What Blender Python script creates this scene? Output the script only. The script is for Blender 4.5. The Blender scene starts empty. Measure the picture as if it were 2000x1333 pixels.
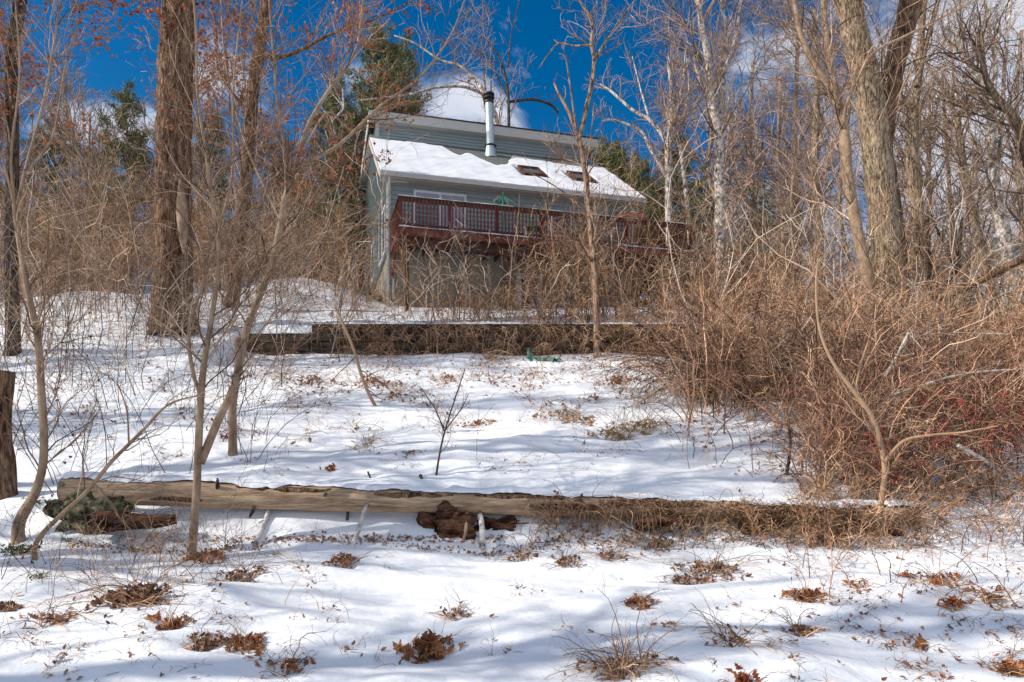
import bpy, math, numpy as np
from mathutils import Vector
F=1400.; HX=1000.; HY=900.
C=bpy.context.scene.collection
G=np.random.RandomState
def W(px,row,D): return np.array([(px-HX)/F*D, D, (HY-row)/F*D])
def S(t): t=np.clip(t,0,1); return t*t*(3-2*t)
def nrm(v): return v/np.maximum(np.linalg.norm(v,axis=-1,keepdims=True),1e-9)
# ---------------------------------------------------------------- noise
def waves(seed,n,lo,hi):
    g=G(seed); a=g.uniform(0,2*math.pi,n); k=2*math.pi/np.exp(g.uniform(math.log(lo),math.log(hi),n))
    return k*np.cos(a),k*np.sin(a),g.uniform(0,6.28,n),1/k**.9
def wn(x,y,w):
    x=np.asarray(x,float); y=np.asarray(y,float); r=np.zeros(np.broadcast(x,y).shape); s=0
    for a,b,c,m in zip(*w): r+=m*np.sin(a*x+b*y+c); s+=m
    return r/s*2.2
W1=waves(1,14,.35,1.6); W2=waves(2,12,1.5,5); W3=waves(3,10,6,25); W4=waves(4,26,.12,.5)
# ---------------------------------------------------------------- terrain
BX=[-400,-12,0,2,3.4,5,6.45,7.3,9,13,16.9,20,23,27,35,60,120,900]
BZ=[-2.2,-1.85,-1.62,-1.32,-1.05,-.90,-.78,-.26,.2,1.32,2.5,3.45,4.3,5.0,6.4,8.6,9,9]
_ty=np.arange(-20,150,.02); _tz=np.interp(_ty,BX,BZ)
_k=np.hanning(23); _k/=_k.sum(); _tz=np.convolve(np.pad(_tz,11,mode='edge'),_k,'valid')
HOL=[]
def terrain(x,y,hol=True):
    x=np.asarray(x,float); y=np.asarray(y,float)
    z=np.interp(y,_ty,_tz)
    wl=S((x+6.6)/.5)*(1-S((x-6.5)/2))
    z=z+.62*(wl*S((y-16.98)/.1)+(1-wl)*S((y-11)/9))
    z=z+1.0*np.exp(-((x+7.2)/2.2)**2-((y-25.0)/3.0)**2)
    z=z+.5*np.exp(-((x+12)/4)**2-((y-21)/4)**2)
    z=z-S((x-5.5)/9)*S((y-13)/8)*np.clip(.16*(y-11),0,2.3)
    z=z-S((x-2.5)/2.5)*S((y-6.9)/.6)*(1-S((y-8)/2.5))*.13
    z=z-.12*S((x+4.2)/-.5)*S((y-6)/.8)*(1-S((y-8.5)/2))
    near=1-S((y-14)/10)
    z=z+.028*wn(x,y*1.6,W1)*(.35+.65*near)+.055*wn(x,y,W2)+S((y-12)/30)*.3*wn(x,y,W3)*S((np.abs(x)+y-20)/20)
    z=z+.010*wn(x,y,W4)*near*S((y-6.6)/1)
    if hol:
     for hx,hy,hr,hd in HOL: z=z-hd*np.exp(-((x-hx)**2+(y-hy)**2)/(hr*hr))
    return z
def gp(px,row,lo=2.2,hi=70):
    D=np.geomspace(lo,hi,260); h=terrain((px-HX)/F*D,D,False); z=(HY-row)/F*D; i=max(1,np.argmax(h>=z)); D=np.linspace(D[i-1],D[i],12); z=(HY-row)/F*D; h=terrain((px-HX)/F*D,D,False)
    i=np.argmax(h>=z); 
    if h[i]<z[i]: i=len(D)-1
    return D[i]
def GP(px,row):
    D=gp(px,row); x=(px-HX)/F*D; return np.array([x,D,float(terrain(x,D))])
# ---------------------------------------------------------------- mesh builder
TG=G(4242)
class MB:
    def __init__(s): s.v=[];s.q=[];s.t=[];s.n=0;s.c=[]
    def add(s,v,q=None,t=None,c=None):
        v=np.asarray(v,float).reshape(-1,3); s.c.append(np.ones(len(v)) if c is None else c)
        if q is not None and len(q): s.q.append(np.asarray(q).reshape(-1,4)+s.n)
        if t is not None and len(t): s.t.append(np.asarray(t).reshape(-1,3)+s.n)
        s.v.append(v); s.n+=len(v); return s
    def box(s,x0,x1,y0,y1,z0,z1):
        v=[(x,y,z) for x in(x0,x1) for y in(y0,y1) for z in(z0,z1)]
        return s.add(v,[(0,1,3,2),(4,6,7,5),(0,4,5,1),(2,3,7,6),(0,2,6,4),(1,5,7,3)])
    def obox(s,a,b,w,h,up=(0,0,1)):
        a=np.array(a,float); b=np.array(b,float); d=nrm(b-a); sd=nrm(np.cross(d,up)); u=np.cross(sd,d)
        v=[p+sd*i*w/2+u*j*h/2 for p in(a,b) for i in(-1,1) for j in(-1,1)]
        return s.add(v,[(0,1,3,2),(4,6,7,5),(0,4,5,1),(2,3,7,6),(0,2,6,4),(1,5,7,3)])
    def tubes(s,P,R,sides=3,cap=False,disp=None):
        N,K,_=P.shape; T=np.gradient(P,axis=1); T=nrm(T)
        ref=np.tile(np.array([.31,.93,.17]),(N,1))[:,None,:]
        a=nrm(np.cross(T,ref)); b=np.cross(T,a)
        th=np.arange(sides)*2*math.pi/sides
        ring=a[:,:,None,:]*np.cos(th)[None,None,:,None]+b[:,:,None,:]*np.sin(th)[None,None,:,None]
        RR=R[:,:,None]*np.ones(sides)
        if disp is not None: RR=RR*disp(P,R,th)
        V=P[:,:,None,:]+ring*RR[...,None]
        tn=np.ones(N) if N<3 else TG.choice([.28,.55,.95,1.35,1.75],N,p=[.24,.24,.22,.18,.12])*TG.uniform(.85,1.15,N); i=np.arange(N)[:,None,None]*K*sides; k=np.arange(K-1)[None,:,None]*sides; j=np.arange(sides)[None,None,:]; j2=(j+1)%sides
        q=np.stack([i+k+j,i+k+j2,i+k+sides+j2,i+k+sides+j],-1).reshape(-1,4)
        base=s.n; s.add(V.reshape(-1,3),q,c=np.repeat(tn,K*sides))
        if cap:
            for n in range(N):
                for e,c in((0,P[n,0]),(K-1,P[n,-1])):
                    o=n*K*sides+e*sides
                    idx=[(o+m,o+(m+1)%sides,N*K*sides) for m in range(sides)]
                    s.v.append(c.reshape(1,3)); s.c.append(np.ones(1)); ci=s.n; s.n+=1
                    s.t.append(np.array([(base+x[0],base+x[1],ci) for x in idx]))
        return s
    def build(s,name,mat,parent=None,smooth=False,loc=None,local=False):
        V=np.concatenate(s.v); 
        if parent is not None and not local and parent.get('_o') is not None: V=V-np.array(parent['_o'])
        if loc is not None: V=V-np.array(loc)
        me=bpy.data.meshes.new(name); Q=np.concatenate(s.q) if s.q else np.zeros((0,4),int); T=np.concatenate(s.t) if s.t else np.zeros((0,3),int)
        me.vertices.add(len(V)); me.vertices.foreach_set('co',V.astype(np.float32).ravel())
        L=np.concatenate([Q.ravel(),T.ravel()]).astype(np.int32); me.loops.add(len(L)); me.loops.foreach_set('vertex_index',L)
        st=np.concatenate([np.arange(len(Q))*4,len(Q)*4+np.arange(len(T))*3]).astype(np.int32)
        me.polygons.add(len(st)); me.polygons.foreach_set('loop_start',st)
        me.polygons.foreach_set('use_smooth',np.full(len(st),smooth,bool))
        at=me.attributes.new('tint','FLOAT','POINT'); at.data.foreach_set('value',np.concatenate(s.c).astype(np.float32))
        me.update(calc_edges=True); me.materials.append(mat)
        o=bpy.data.objects.new(name,me); C.objects.link(o)
        if loc is not None: o.location=Vector(loc)
        if parent is not None: o.parent=parent
        return o
def tag(o,label=None,cat=None,group=None,kind=None):
    if label:o['label']=label
    if cat:o['category']=cat
    if group:o['group']=group
    if kind:o['kind']=kind
    return o
def empty(name,loc,label,cat,group=None,rz=0):
    o=bpy.data.objects.new(name,None); C.objects.link(o); o.location=Vector(loc); o.rotation_euler=(0,0,rz)
    o['_o']=[float(a) for a in loc]; o.empty_display_size=.1
    return tag(o,label,cat,group)
# ---------------------------------------------------------------- materials
def mat(name,cols,scale=3,stretch=(1,1,1),bump=0,bscale=None,rough=.8,metal=0,detail=5,spec=.3,pos=None,transl=0,bdist=.02,crack_shade=0,tint=False):
    m=bpy.data.materials.new(name); m.use_nodes=True; nt=m.node_tree; n=nt.nodes; l=nt.links; b=n['Principled BSDF']
    b.inputs['Roughness'].default_value=rough; b.inputs['Metallic'].default_value=metal; b.inputs['Specular IOR Level'].default_value=spec
    if len(cols)==1 and not bump:
        b.inputs['Base Color'].default_value=(*cols[0],1); return m
    tc=n.new('ShaderNodeTexCoord'); mp=n.new('ShaderNodeMapping'); mp.inputs['Scale'].default_value=stretch
    l.new(tc.outputs['Object'],mp.inputs['Vector'])
    nz=n.new('ShaderNodeTexNoise'); nz.inputs['Scale'].default_value=scale; nz.inputs['Detail'].default_value=detail; nz.inputs['Roughness'].default_value=.65
    l.new(mp.outputs[0],nz.inputs['Vector'])
    cr=n.new('ShaderNodeValToRGB'); e=cr.color_ramp.elements
    k=len(cols); ps=pos or [.3+.4*i/max(1,k-1) for i in range(k)]
    e[0].position=ps[0]; e[0].color=(*cols[0],1); e[1].position=ps[-1] if k>1 else 1; e[1].color=(*cols[-1],1)
    for i in range(1,k-1):
        x=e.new(ps[i]); x.color=(*cols[i],1)
    l.new(nz.outputs['Fac'],cr.inputs[0]); cout=cr.outputs[0]
    if crack_shade:
        n3=n.new('ShaderNodeTexNoise'); n3.inputs['Scale'].default_value=crack_shade; n3.inputs['Detail'].default_value=3; n3.inputs['Roughness'].default_value=.7; l.new(mp.outputs[0],n3.inputs['Vector'])
        r3=n.new('ShaderNodeValToRGB'); r3.color_ramp.elements[0].position=.40; r3.color_ramp.elements[0].color=(.28,.26,.25,1); r3.color_ramp.elements[1].position=.56; r3.color_ramp.elements[1].color=(1.12,1.1,1.06,1)  # darker streaks multiplied in: furrow tone plus groove shade painted into the colour
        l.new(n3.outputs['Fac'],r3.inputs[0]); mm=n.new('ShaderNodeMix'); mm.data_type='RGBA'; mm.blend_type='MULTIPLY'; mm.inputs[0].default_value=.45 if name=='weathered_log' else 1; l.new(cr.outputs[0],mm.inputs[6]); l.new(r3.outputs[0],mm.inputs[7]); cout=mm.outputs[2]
    if tint:
        an=n.new('ShaderNodeAttribute'); an.attribute_name='tint'; m2=n.new('ShaderNodeMix'); m2.data_type='RGBA'; m2.blend_type='MULTIPLY'; m2.inputs[0].default_value=1; m2.clamp_result=True; l.new(cout,m2.inputs[6]); l.new(an.outputs['Fac'],m2.inputs[7]); cout=m2.outputs[2]
    l.new(cout,b.inputs['Base Color'])
    if bump:
        n2=n.new('ShaderNodeTexNoise'); n2.inputs['Scale'].default_value=bscale or scale*3; n2.inputs['Detail'].default_value=6
        l.new(mp.outputs[0],n2.inputs['Vector']); bp=n.new('ShaderNodeBump'); bp.inputs['Strength'].default_value=bump; bp.inputs['Distance'].default_value=bdist
        l.new(n2.outputs['Fac'],bp.inputs['Height']); l.new(bp.outputs[0],b.inputs['Normal'])
    if transl:
        tr=n.new('ShaderNodeBsdfTranslucent'); l.new(cr.outputs[0],tr.inputs[0]); mx=n.new('ShaderNodeMixShader'); mx.inputs[0].default_value=transl
        l.new(b.outputs[0],mx.inputs[1]); l.new(tr.outputs[0],mx.inputs[2]); l.new(mx.outputs[0],n['Material Output'].inputs[0])
    return m
M={}
M['snow']=mat('snow',[(.80,.82,.85),(.86,.87,.88)],2.5,bump=.5,bscale=9,rough=.75,spec=.25,bdist=.03)
M['snow2']=mat('snow_cap',[(.70,.72,.76),(.82,.83,.85)],6,bump=.4,bscale=30,rough=.75,spec=.25)
M['snow_roof']=mat('roof_snow',[(.62,.64,.68),(.76,.77,.80),(.80,.81,.83)],1.6,(1,1,1),bump=.5,bscale=12,rough=.8,spec=.2)
M['bark']=mat('furrowed_bark',[(.06,.034,.022),(.21,.125,.08),(.37,.25,.165)],3.6,(3.2,3.2,.5),bump=1,bscale=9,rough=.95,spec=.1,bdist=.06,crack_shade=10)
M['bark_grey']=mat('grey_bark',[(.13,.09,.06),(.33,.25,.17),(.46,.37,.27)],4,(3,3,.6),bump=.9,bscale=10,rough=.9,spec=.1,bdist=.04,crack_shade=11)
M['bark_dark']=mat('dark_bark',[(.07,.055,.045),(.16,.12,.09)],4,(3,3,.6),bump=.8,bscale=9,rough=.95,spec=.1,bdist=.03,crack_shade=9)
M['bark_sap']=mat('sapling_bark',[(.14,.085,.055),(.30,.20,.13),(.42,.32,.21)],9,(1,1,.5),bump=.4,rough=.8,spec=.2,bdist=.005)
M['bark_white']=mat('pale_bark',[(.30,.24,.19),(.60,.53,.47),(.74,.69,.64)],4,(1.5,1.5,.9),bump=.5,rough=.8,spec=.2,bdist=.02,pos=[.3,.45,.7],crack_shade=7)
M['bark_tan']=mat('light_brown_bark',[(.13,.075,.05),(.31,.20,.135),(.47,.35,.26)],4,(2,2,.6),bump=.6,rough=.85,spec=.15,bdist=.02,crack_shade=9)
M['bark_orange']=mat('tan_bark',[(.32,.20,.11),(.46,.30,.18)],8,bump=.2,rough=.8)
M['twig']=mat('twig',[(.13,.075,.045),(.31,.20,.13),(.52,.38,.27)],1.6,rough=.85,spec=.15,detail=8,tint=True)
M['twig_pale']=mat('pale_twig',[(.24,.18,.14),(.44,.34,.26),(.56,.47,.38)],1.6,rough=.85,spec=.15,detail=8,tint=True)
M['twig_dark']=mat('dark_twig',[(.06,.04,.035),(.14,.095,.08)],2,rough=.85,spec=.15,tint=True)
M['twig_purple']=mat('distant_twig',[(.24,.155,.115),(.46,.34,.265)],.6,rough=.9,spec=.1,tint=True)
M['brush']=mat('brush_twig',[(.15,.075,.04),(.42,.25,.145),(.62,.44,.29)],1.1,rough=.85,spec=.15,detail=9,tint=True)
M['brush_red']=mat('reddish_brush_twig',[(.12,.055,.038),(.36,.195,.12),(.58,.39,.26)],1.5,rough=.85,spec=.15,detail=9,tint=True)
M['leaf']=mat('dry_leaf',[(.13,.05,.025),(.36,.15,.065),(.52,.26,.12)],14,rough=.7,spec=.25,transl=.25,tint=True)
M['leaf_dark']=mat('dark_leaf',[(.11,.05,.03),(.28,.145,.085),(.42,.25,.155)],14,rough=.75,spec=.2,tint=True)
M['leaf_orange']=mat('oak_leaf',[(.15,.045,.022),(.36,.11,.045),(.48,.22,.09)],5,rough=.7,spec=.2,transl=.35,tint=True)
M['grass']=mat('dry_grass',[(.22,.13,.07),(.42,.27,.15),(.55,.39,.23)],5,rough=.8,spec=.2,transl=.2,tint=True)
M['berry']=mat('red_berry',[(.42,.035,.025)],rough=.35,spec=.5)
M['green']=mat('evergreen_leaf',[(.04,.08,.015),(.13,.19,.04)],20,rough=.45,spec=.5)
M['needle']=mat('pine_needle',[(.07,.08,.03),(.165,.17,.065),(.26,.24,.11)],1.2,rough=.7,spec=.2,tint=True)
M['wood']=mat('weathered_log',[(.26,.165,.10),(.46,.32,.21),(.60,.45,.31)],5,(.35,3.2,3.2),bump=1,bscale=14,crack_shade=15,rough=.85,spec=.15,bdist=.015)
M['rot']=mat('rotten_wood',[(.035,.018,.012),(.12,.055,.034),(.2,.105,.065)],6,(.6,3,3),crack_shade=7,bump=1,bscale=12,rough=.9,spec=.1,bdist=.03)
M['timber']=mat('wall_timber',[(.025,.018,.014),(.07,.05,.035),(.14,.105,.075)],4,(.5,3,3),bump=.8,bscale=10,rough=.9,spec=.1)
M['stone']=mat('mossy_stone',[(.06,.055,.03),(.15,.14,.08),(.26,.25,.18)],9,bump=1,crack_shade=9,rough=.9,spec=.1)
M['siding']=mat('blue_grey_siding',[(.25,.30,.31),(.30,.35,.36)],2,(.4,.4,2),rough=.55,spec=.3)
M['trim']=mat('beige_trim',[(.44,.42,.38),(.53,.51,.47)],2,(.4,.4,1.5),bump=.1,rough=.6)
M['white']=mat('white_frame',[(.62,.63,.64),(.72,.73,.74)],4,rough=.5)
M['concrete']=mat('foundation_stucco',[(.19,.165,.13),(.31,.275,.22),(.37,.33,.27)],1.3,bump=.4,bscale=30,rough=.95,spec=.1)
M['shingle']=mat('roof_shingle',[(.09,.10,.09),(.20,.21,.19)],9,(1,1,1),bump=.5,rough=.95,spec=.1)
M['edge']=mat('dark_roof_edge',[(.03,.03,.032)],rough=.7)
M['steel']=mat('galvanized_steel',[(.42,.50,.53),(.56,.63,.65)],3,(1,1,2),rough=.42,metal=.55)
M['black']=mat('black_metal',[(.025,.025,.028)],rough=.5)
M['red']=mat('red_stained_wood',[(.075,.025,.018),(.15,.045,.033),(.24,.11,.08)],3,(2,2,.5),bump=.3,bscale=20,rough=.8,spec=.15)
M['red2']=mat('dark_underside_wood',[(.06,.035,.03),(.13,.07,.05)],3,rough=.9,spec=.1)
M['glass']=mat('window_glass',[(.05,.06,.08)],rough=.08,spec=.8)
M['curtain']=mat('curtain',[(.30,.31,.42),(.40,.41,.52)],6,(6,6,.4),rough=.9)
M['dark']=mat('dark_interior',[(.02,.018,.016)],rough=.9)
M['netting']=mat('green_netting',[(.05,.19,.15),(.11,.28,.22)],8,rough=.5,transl=.3)
M['umb']=mat('green_canvas',[(.02,.20,.11),(.05,.30,.18)],8,rough=.7)
M['terra']=mat('planter_clay',[(.33,.09,.06),(.42,.14,.10)],6,rough=.8)
M['nwhite']=mat('neighbour_siding',[(.62,.64,.68),(.70,.72,.74)],1,rough=.6)
# ---------------------------------------------------------------- branching
def resample(pts,K):
    pts=np.asarray(pts,float); n=len(pts)
    if n==2: t=np.linspace(0,1,K)[:,None]; return pts[0]*(1-t)+pts[1]*t
    P=np.vstack([2*pts[0]-pts[1],pts,2*pts[-1]-pts[-2]])
    u=np.linspace(0,n-1-1e-6,K); i=u.astype(int); f=(u-i)[:,None]
    a,b,c,d=P[i],P[i+1],P[i+2],P[i+3]
    return .5*((2*b)+(c-a)*f+(2*a-5*b+4*c-d)*f**2+(3*b-a-3*c+d)*f**3)
def walk(pos,d,Ln,r0,g,K,wig,up,tip,rmin=.0012):
    n=len(pos); pts=[pos]; step=(Ln/(K-1))[:,None]; d=nrm(d)
    for k in range(K-1):
        pos=pos+d*step; pts.append(pos)
        d=nrm(d+wig*g.normal(size=(n,3))+np.array([0,0,up]))
    P=np.stack(pts,1); t=np.linspace(0,1,K)[None,:]
    R=np.maximum(r0[:,None]*(1-(1-tip)*t),rmin)
    return P,R
def spawn(P,R,n,g,t=(.15,1),ang=(.5,1.1),L=(.25,.6),absL=None,up=.25,upk=.05,K=6,wig=.22,rf=.6,tip=.3,rmin=.002,rcap=9):
    N,K0,_=P.shape; LP=np.linalg.norm(np.diff(P,axis=1),axis=2).sum(1)
    i=g.choice(N,n,p=LP/LP.sum()); tt=g.uniform(t[0],t[1],n); f=tt*(K0-1); a=np.minimum(f.astype(int),K0-2); fr=(f-a)[:,None]
    pos=P[i,a]*(1-fr)+P[i,a+1]*fr; r0=R[i,a]*(1-fr[:,0])+R[i,a+1]*fr[:,0]
    tan=nrm(P[i,a+1]-P[i,a]); rv=g.normal(size=(n,3)); perp=nrm(rv-(rv*tan).sum(1,keepdims=True)*tan); th=g.uniform(ang[0],ang[1],n)[:,None]
    d=nrm(tan*np.cos(th)+perp*np.sin(th)+np.array([0,0,up]))
    Ln=g.uniform(*absL,n) if absL else LP[i]*g.uniform(L[0],L[1],n)*(1-.5*tt)
    return walk(pos,d,Ln,np.minimum(r0*rf,rcap),g,K,wig,upk,tip,rmin)
def barkdisp(seed,amp=.06,lobes=14):
    g=G(seed); ph=g.uniform(0,6.28,12)
    def f(P,R,th):
        N,K,_=P.shape; z=P[:,:,2][:,:,None]; t=th[None,None,:]; r=R[:,:,None]
        w=.25*np.sin(z*2.1+ph[0])+.15*np.sin(z*5.3+ph[1])+.35*np.sin(t*3+ph[2])*np.sin(z*1.3+ph[6])
        d=np.abs(np.sin(t*lobes/2+w*3+np.sin(z*9+ph[3]+t*4)*.5))*amp*1.4+np.sin(t*lobes*.9+z*7+ph[4]+3*w)*amp*.35+np.sin(t*2+ph[5])*.05+np.sin(t*3+z*.8+ph[7])*.03
        return 1+d
    return f
def tri_leaves(mb,pos,size,g,asp=.5):
    n=len(pos); u=nrm(g.normal(size=(n,3))); v=nrm(np.cross(u,g.normal(size=(n,3)))); w=np.cross(u,v); s=(size*g.uniform(.6,1.3,n))[:,None]
    V=np.stack([pos,pos+u*s*.5+v*s*asp*.6+w*s*.15,pos+u*s,pos+u*s*.5-v*s*asp*.6+w*s*.15],1)
    mb.add(V,t=(np.arange(n)[:,None]*4+np.array([[0,1,2,0,2,3]])).reshape(-1,3),c=np.repeat(g.uniform(.5,1.5,n),4)); return mb
OAK=np.array([(0,0),(.06,.05),(.16,.13),(.24,.07),(.34,.24),(.42,.10),(.54,.28),(.62,.12),(.74,.22),(.82,.10),(1,.03)])
def oak_leaves(mb,pos,size,g,flat=.4,up=None):
    n=len(pos); ol=np.vstack([OAK,[(x,-y*.92) for x,y in OAK[-2:0:-1]]]); m=len(ol)
    for p in pos:
        s=size*g.uniform(.55,1.25); N_=nrm(g.normal(size=3)*(1-flat)+np.array([0,-.25,1])*flat); u=nrm(np.cross(N_,g.normal(size=3))); v=np.cross(N_,u)
        c1,c2=g.uniform(-1.3,1.3),g.uniform(.3,2.2); tw=g.uniform(-1,1)
        x=ol[:,0]-.5; y=ol[:,1]*g.uniform(.8,1.3); z=c1*x*x+c2*y*y+tw*x*y+g.normal(size=m)*.03
        V=p+s*(x[:,None]*u+y[:,None]*v+z[:,None]*N_)
        mid=p+s*np.stack([((xx)*u+(c1*xx*xx-.02)*N_) for xx in (-.3,-.1,.1,.3)])
        Vv=np.vstack([V,mid]); t=[]
        for i in range(m):
            j=(i+1)%m; xi=(x[i]+x[j])/2; k=m+int(np.clip(round((xi+.3)/.2),0,3)); t.append((i,j,k))
        for k in range(3):
            pass
        # bridge between midrib points
        def top(k): return int(np.argmin(np.abs(ol[:11,0]-.5-(-.2+.2*k))))
        for k in range(3):
            a=top(k); b=(m-a)%m; t.append((m+k,m+k+1,a)); t.append((m+k+1,m+k,b))
        mb.add(Vv,t=t,c=np.full(len(Vv),g.uniform(.45,1.5)))
    return mb
cl=[(842,1268,80,'ball of orange-brown oak leaves sunk in the snow at bottom centre',50,12,'leaf',.07,.9),
(890,1198,40,'narrow tuft of dry stems and one curled leaf above the oak leaf ball',8,30,'leaf_dark',.04,.6),
(1250,1178,55,'small rusty leaf heap in snow right of centre',26,16,'leaf',.045,.5),
(1212,1300,110,'wide dry fern-like tuft at the bottom edge right of centre',20,90,'leaf_dark',.05,.4),
(1432,1245,80,'fallen dried stalk with seed head on the lower right snow',14,34,'leaf_dark',.035,.2),
(1312,1222,28,'tiny split tan stem cluster between two leaf heaps',5,10,'grass',.035,.3),
(1385,1112,110,'mound of matted brown leaves and twigs on the bank at right',60,30,'leaf_dark',.05,.35),
(1345,1130,50,'matted grass wad at the left foot of the brown mound',20,40,'leaf_dark',.04,.4),
(1575,1165,60,'long brown leaf pile slanting down the right snow',46,16,'leaf',.05,.4),
(1562,1232,50,'crumbled leaf patch under the slanting leaf pile',26,14,'leaf_dark',.04,.3),
(1672,1142,50,'sparse reddish stems with leaves right of the slanting pile',10,18,'leaf',.04,.3),
(1800,1255,60,'few tan leaves flat on snow at lower right',10,8,'leaf',.05,.2),
(1830,1132,70,'bright orange curled leaves beside the right sapling foot',26,20,'leaf_orange',.055,.4),
(1862,1180,45,'orange leaf cluster hanging just below the bright curled leaves',16,10,'leaf_orange',.05,.4),
(1940,1165,80,'tan leaves and stems near the right edge',22,22,'leaf',.05,.3),
(265,1170,130,'largest heap of twigs and brown leaves at lower left',60,60,'leaf_dark',.06,.6),
(335,1215,60,'leaf and stem bits trailing right of the largest lower-left heap',16,26,'leaf',.06,.3),
(480,1252,75,'brown leaf strip with dry stems on the lower left snow',34,20,'leaf',.05,.3),
(400,1255,60,'dark matted leaves left of the brown leaf strip',26,10,'leaf_dark',.05,.4),
(95,1210,75,'upright thin stems with curled leaves at bottom left',12,26,'leaf',.05,.4),
(8,1185,50,'leaf wad cut by the left edge of the photo',16,8,'leaf_dark',.05,.4),
(565,1300,70,'few brown leaves and stems at the bottom edge left of centre',12,16,'leaf',.05,.3),
(668,1100,55,'upright rusty leaf cluster at the foot of the pale leaning stick',44,10,'leaf',.045,.9),
(1015,1088,45,'grass and leaf tuft in front of the log near mid right',14,26,'leaf_dark',.045,.5),
(1105,1095,55,'leafy tuft below the right half of the log',22,26,'leaf_dark',.045,.5),
(1195,1085,55,'spiky stem tuft hanging below the log vines',14,36,'leaf_dark',.04,.5),
(1285,1062,70,'dark leaf drift spilling from the log at right',30,30,'leaf_dark',.045,.4),
(1460,1325,60,'orange leaf pair at the bottom edge right',8,8,'leaf_orange',.06,.4),
(1985,1305,60,'brown leaf heap at the lower right corner',20,12,'leaf',.05,.4),
(400,1090,75,'rusty leaves gathered round the foot of the forked sapling',34,16,'leaf',.055,.5),
(470,1125,90,'leaf and twig line on the snow right of the forked sapling',36,20,'leaf_dark',.045,.25),
(645,915,22,'pair of rust-red oak leaves on the upper snow',5,0,'leaf_orange',.07,.3),
(710,868,50,'flattened tan grass wisp on snow left of centre',6,26,'grass',.05,.2),
(798,886,35,'tan leaf strip right of the flattened grass wisp',8,8,'leaf',.05,.2),
(930,828,45,'brown leaf heap on snow near the centre',20,10,'leaf',.06,.4),
(1108,815,60,'arched tan leaf heap on snow right of centre',26,20,'grass',.07,.6),
(1148,822,30,'smaller tan heap touching the arched leaf heap',16,14,'grass',.06,.6),
(1205,848,85,'large flattened tan grass mat on the snow',30,60,'grass',.07,.4),
(1262,832,80,'second tan grass mat behind the large one',26,50,'grass',.07,.4),
(1205,745,70,'orange-brown leaf patch up the snow toward the wall',34,14,'leaf',.08,.3),
(1160,778,30,'small dark leaf heap in the long snow shadow',8,6,'leaf_dark',.07,.3),
(725,748,80,'rusty heap of stems and leaves on the upper snow',36,34,'leaf',.08,.5),
(610,745,70,'brown leaf heap below the short timber wall',26,26,'leaf_dark',.08,.4),
(770,775,50,'dark twig heap just right of the rusty upper heap',14,26,'leaf_dark',.07,.4),
(960,705,60,'reddish stem tuft at the foot of the timber wall',20,30,'leaf_dark',.07,.8),
(875,740,40,'small orange leaf heap on the upper snow',14,10,'leaf',.07,.4),
(880,640,30,'dry tuft on top of the timber wall',8,14,'leaf_dark',.06,.6)]
HOL=[]
_h=[(GP(c[0],c[1]+4),c[2]) for c in cl]; HOL=[(p[0],p[1],max(.05,w_/F*p[1]*.55),.035 if p[1]<9 else .05) for p,w_ in _h]
_h=[(38,1022,.16,.07),(372,1085,.15,.08),(70,1062,.1,.05),(1702,1105,.14,.06),(850,945,.07,.03),(1541,985,.08,.03),(672,1105,.08,.04),(942,1072,.09,.04),(497,1068,.07,.03)]
HOL+=[(*GP(a,b)[:2],c,d) for a,b,c,d in _h]
g=G(88)
for _ in range(130):
    a_=g.uniform(0,2000); b_=g.uniform(1075,1333) if g.uniform()<.6 else g.uniform(740,930); p=GP(a_,b_); HOL.append((p[0],p[1],g.uniform(.02,.06),g.uniform(.008,.022)))
# ================================================================ SETTING
def axis(parts): return np.unique(np.round(np.concatenate(parts),4))
xs=axis([-np.geomspace(13,600,38),np.arange(-13,13,.06),np.geomspace(13,600,38)])
ys=axis([-np.geomspace(2,300,22),np.arange(-2,2.5,.2),np.arange(2.5,9,.035),np.arange(9,16.8,.06),np.arange(16.8,17.3,.03),np.arange(17.3,30,.18),np.geomspace(30,900,50)])
X,Y=np.meshgrid(xs,ys); Z=terrain(X,Y); nx,ny=len(xs),len(ys)
ii=(np.arange(ny-1)[:,None]*nx+np.arange(nx-1)[None,:]).ravel()
g_=MB(); g_.add(np.stack([X,Y,Z],-1).reshape(-1,3),np.stack([ii,ii+1,ii+nx+1,ii+nx],1)); tag(g_.build('snowy_ground',M['snow'],smooth=True),kind='structure')

# ================================================================ HOUSE
TH=math.atan2(1,3.571); EX=np.array([math.cos(TH),math.sin(TH),0]); NX=np.array([-math.sin(TH),math.cos(TH),0])
HB=4.2
house=empty('house',(-4.0,23.1,HB),'grey-blue sided house with snowy lower roof, clerestory and steel stovepipe above the slope','house',rz=TH)
def hb(name,m,parent,*boxes,smooth=False,label=None):
    mb=MB()
    for b in boxes: mb.box(b[0],b[1],b[2],b[3],b[4]-HB,b[5]-HB)
    o=mb.build(name,M[m],parent,local=True); 
    if label:o['label']=label
    return o
HL=8.6; Z0=6.78; 
def siding(name,axis_,fix,out,ext,z0,z1,step=.15):
    mb=MB(); z=z0
    while z<z1-1e-3:
        zt=min(z+step,z1); a,b=ext((z+zt)/2)
        if b>a:
            lo,hi=fix+out*.042,fix+out*.004
            if axis_=='x': v=[(a,lo,z),(b,lo,z),(b,hi,zt),(a,hi,zt),(a,hi,z),(b,hi,z)]
            else: v=[(lo,a,z),(lo,b,z),(hi,b,zt),(hi,a,zt),(hi,a,z),(hi,b,z)]
            mb.add(np.array(v)-[0,0,HB],[(0,1,2,3),(4,5,1,0)])
        z=zt
    return mb.build(name,M['siding'],house,local=True)
RS_=.674
def roofz(w): return 9.12+RS_*(w+.45)
ZB=12.45; WB=9.6
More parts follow.
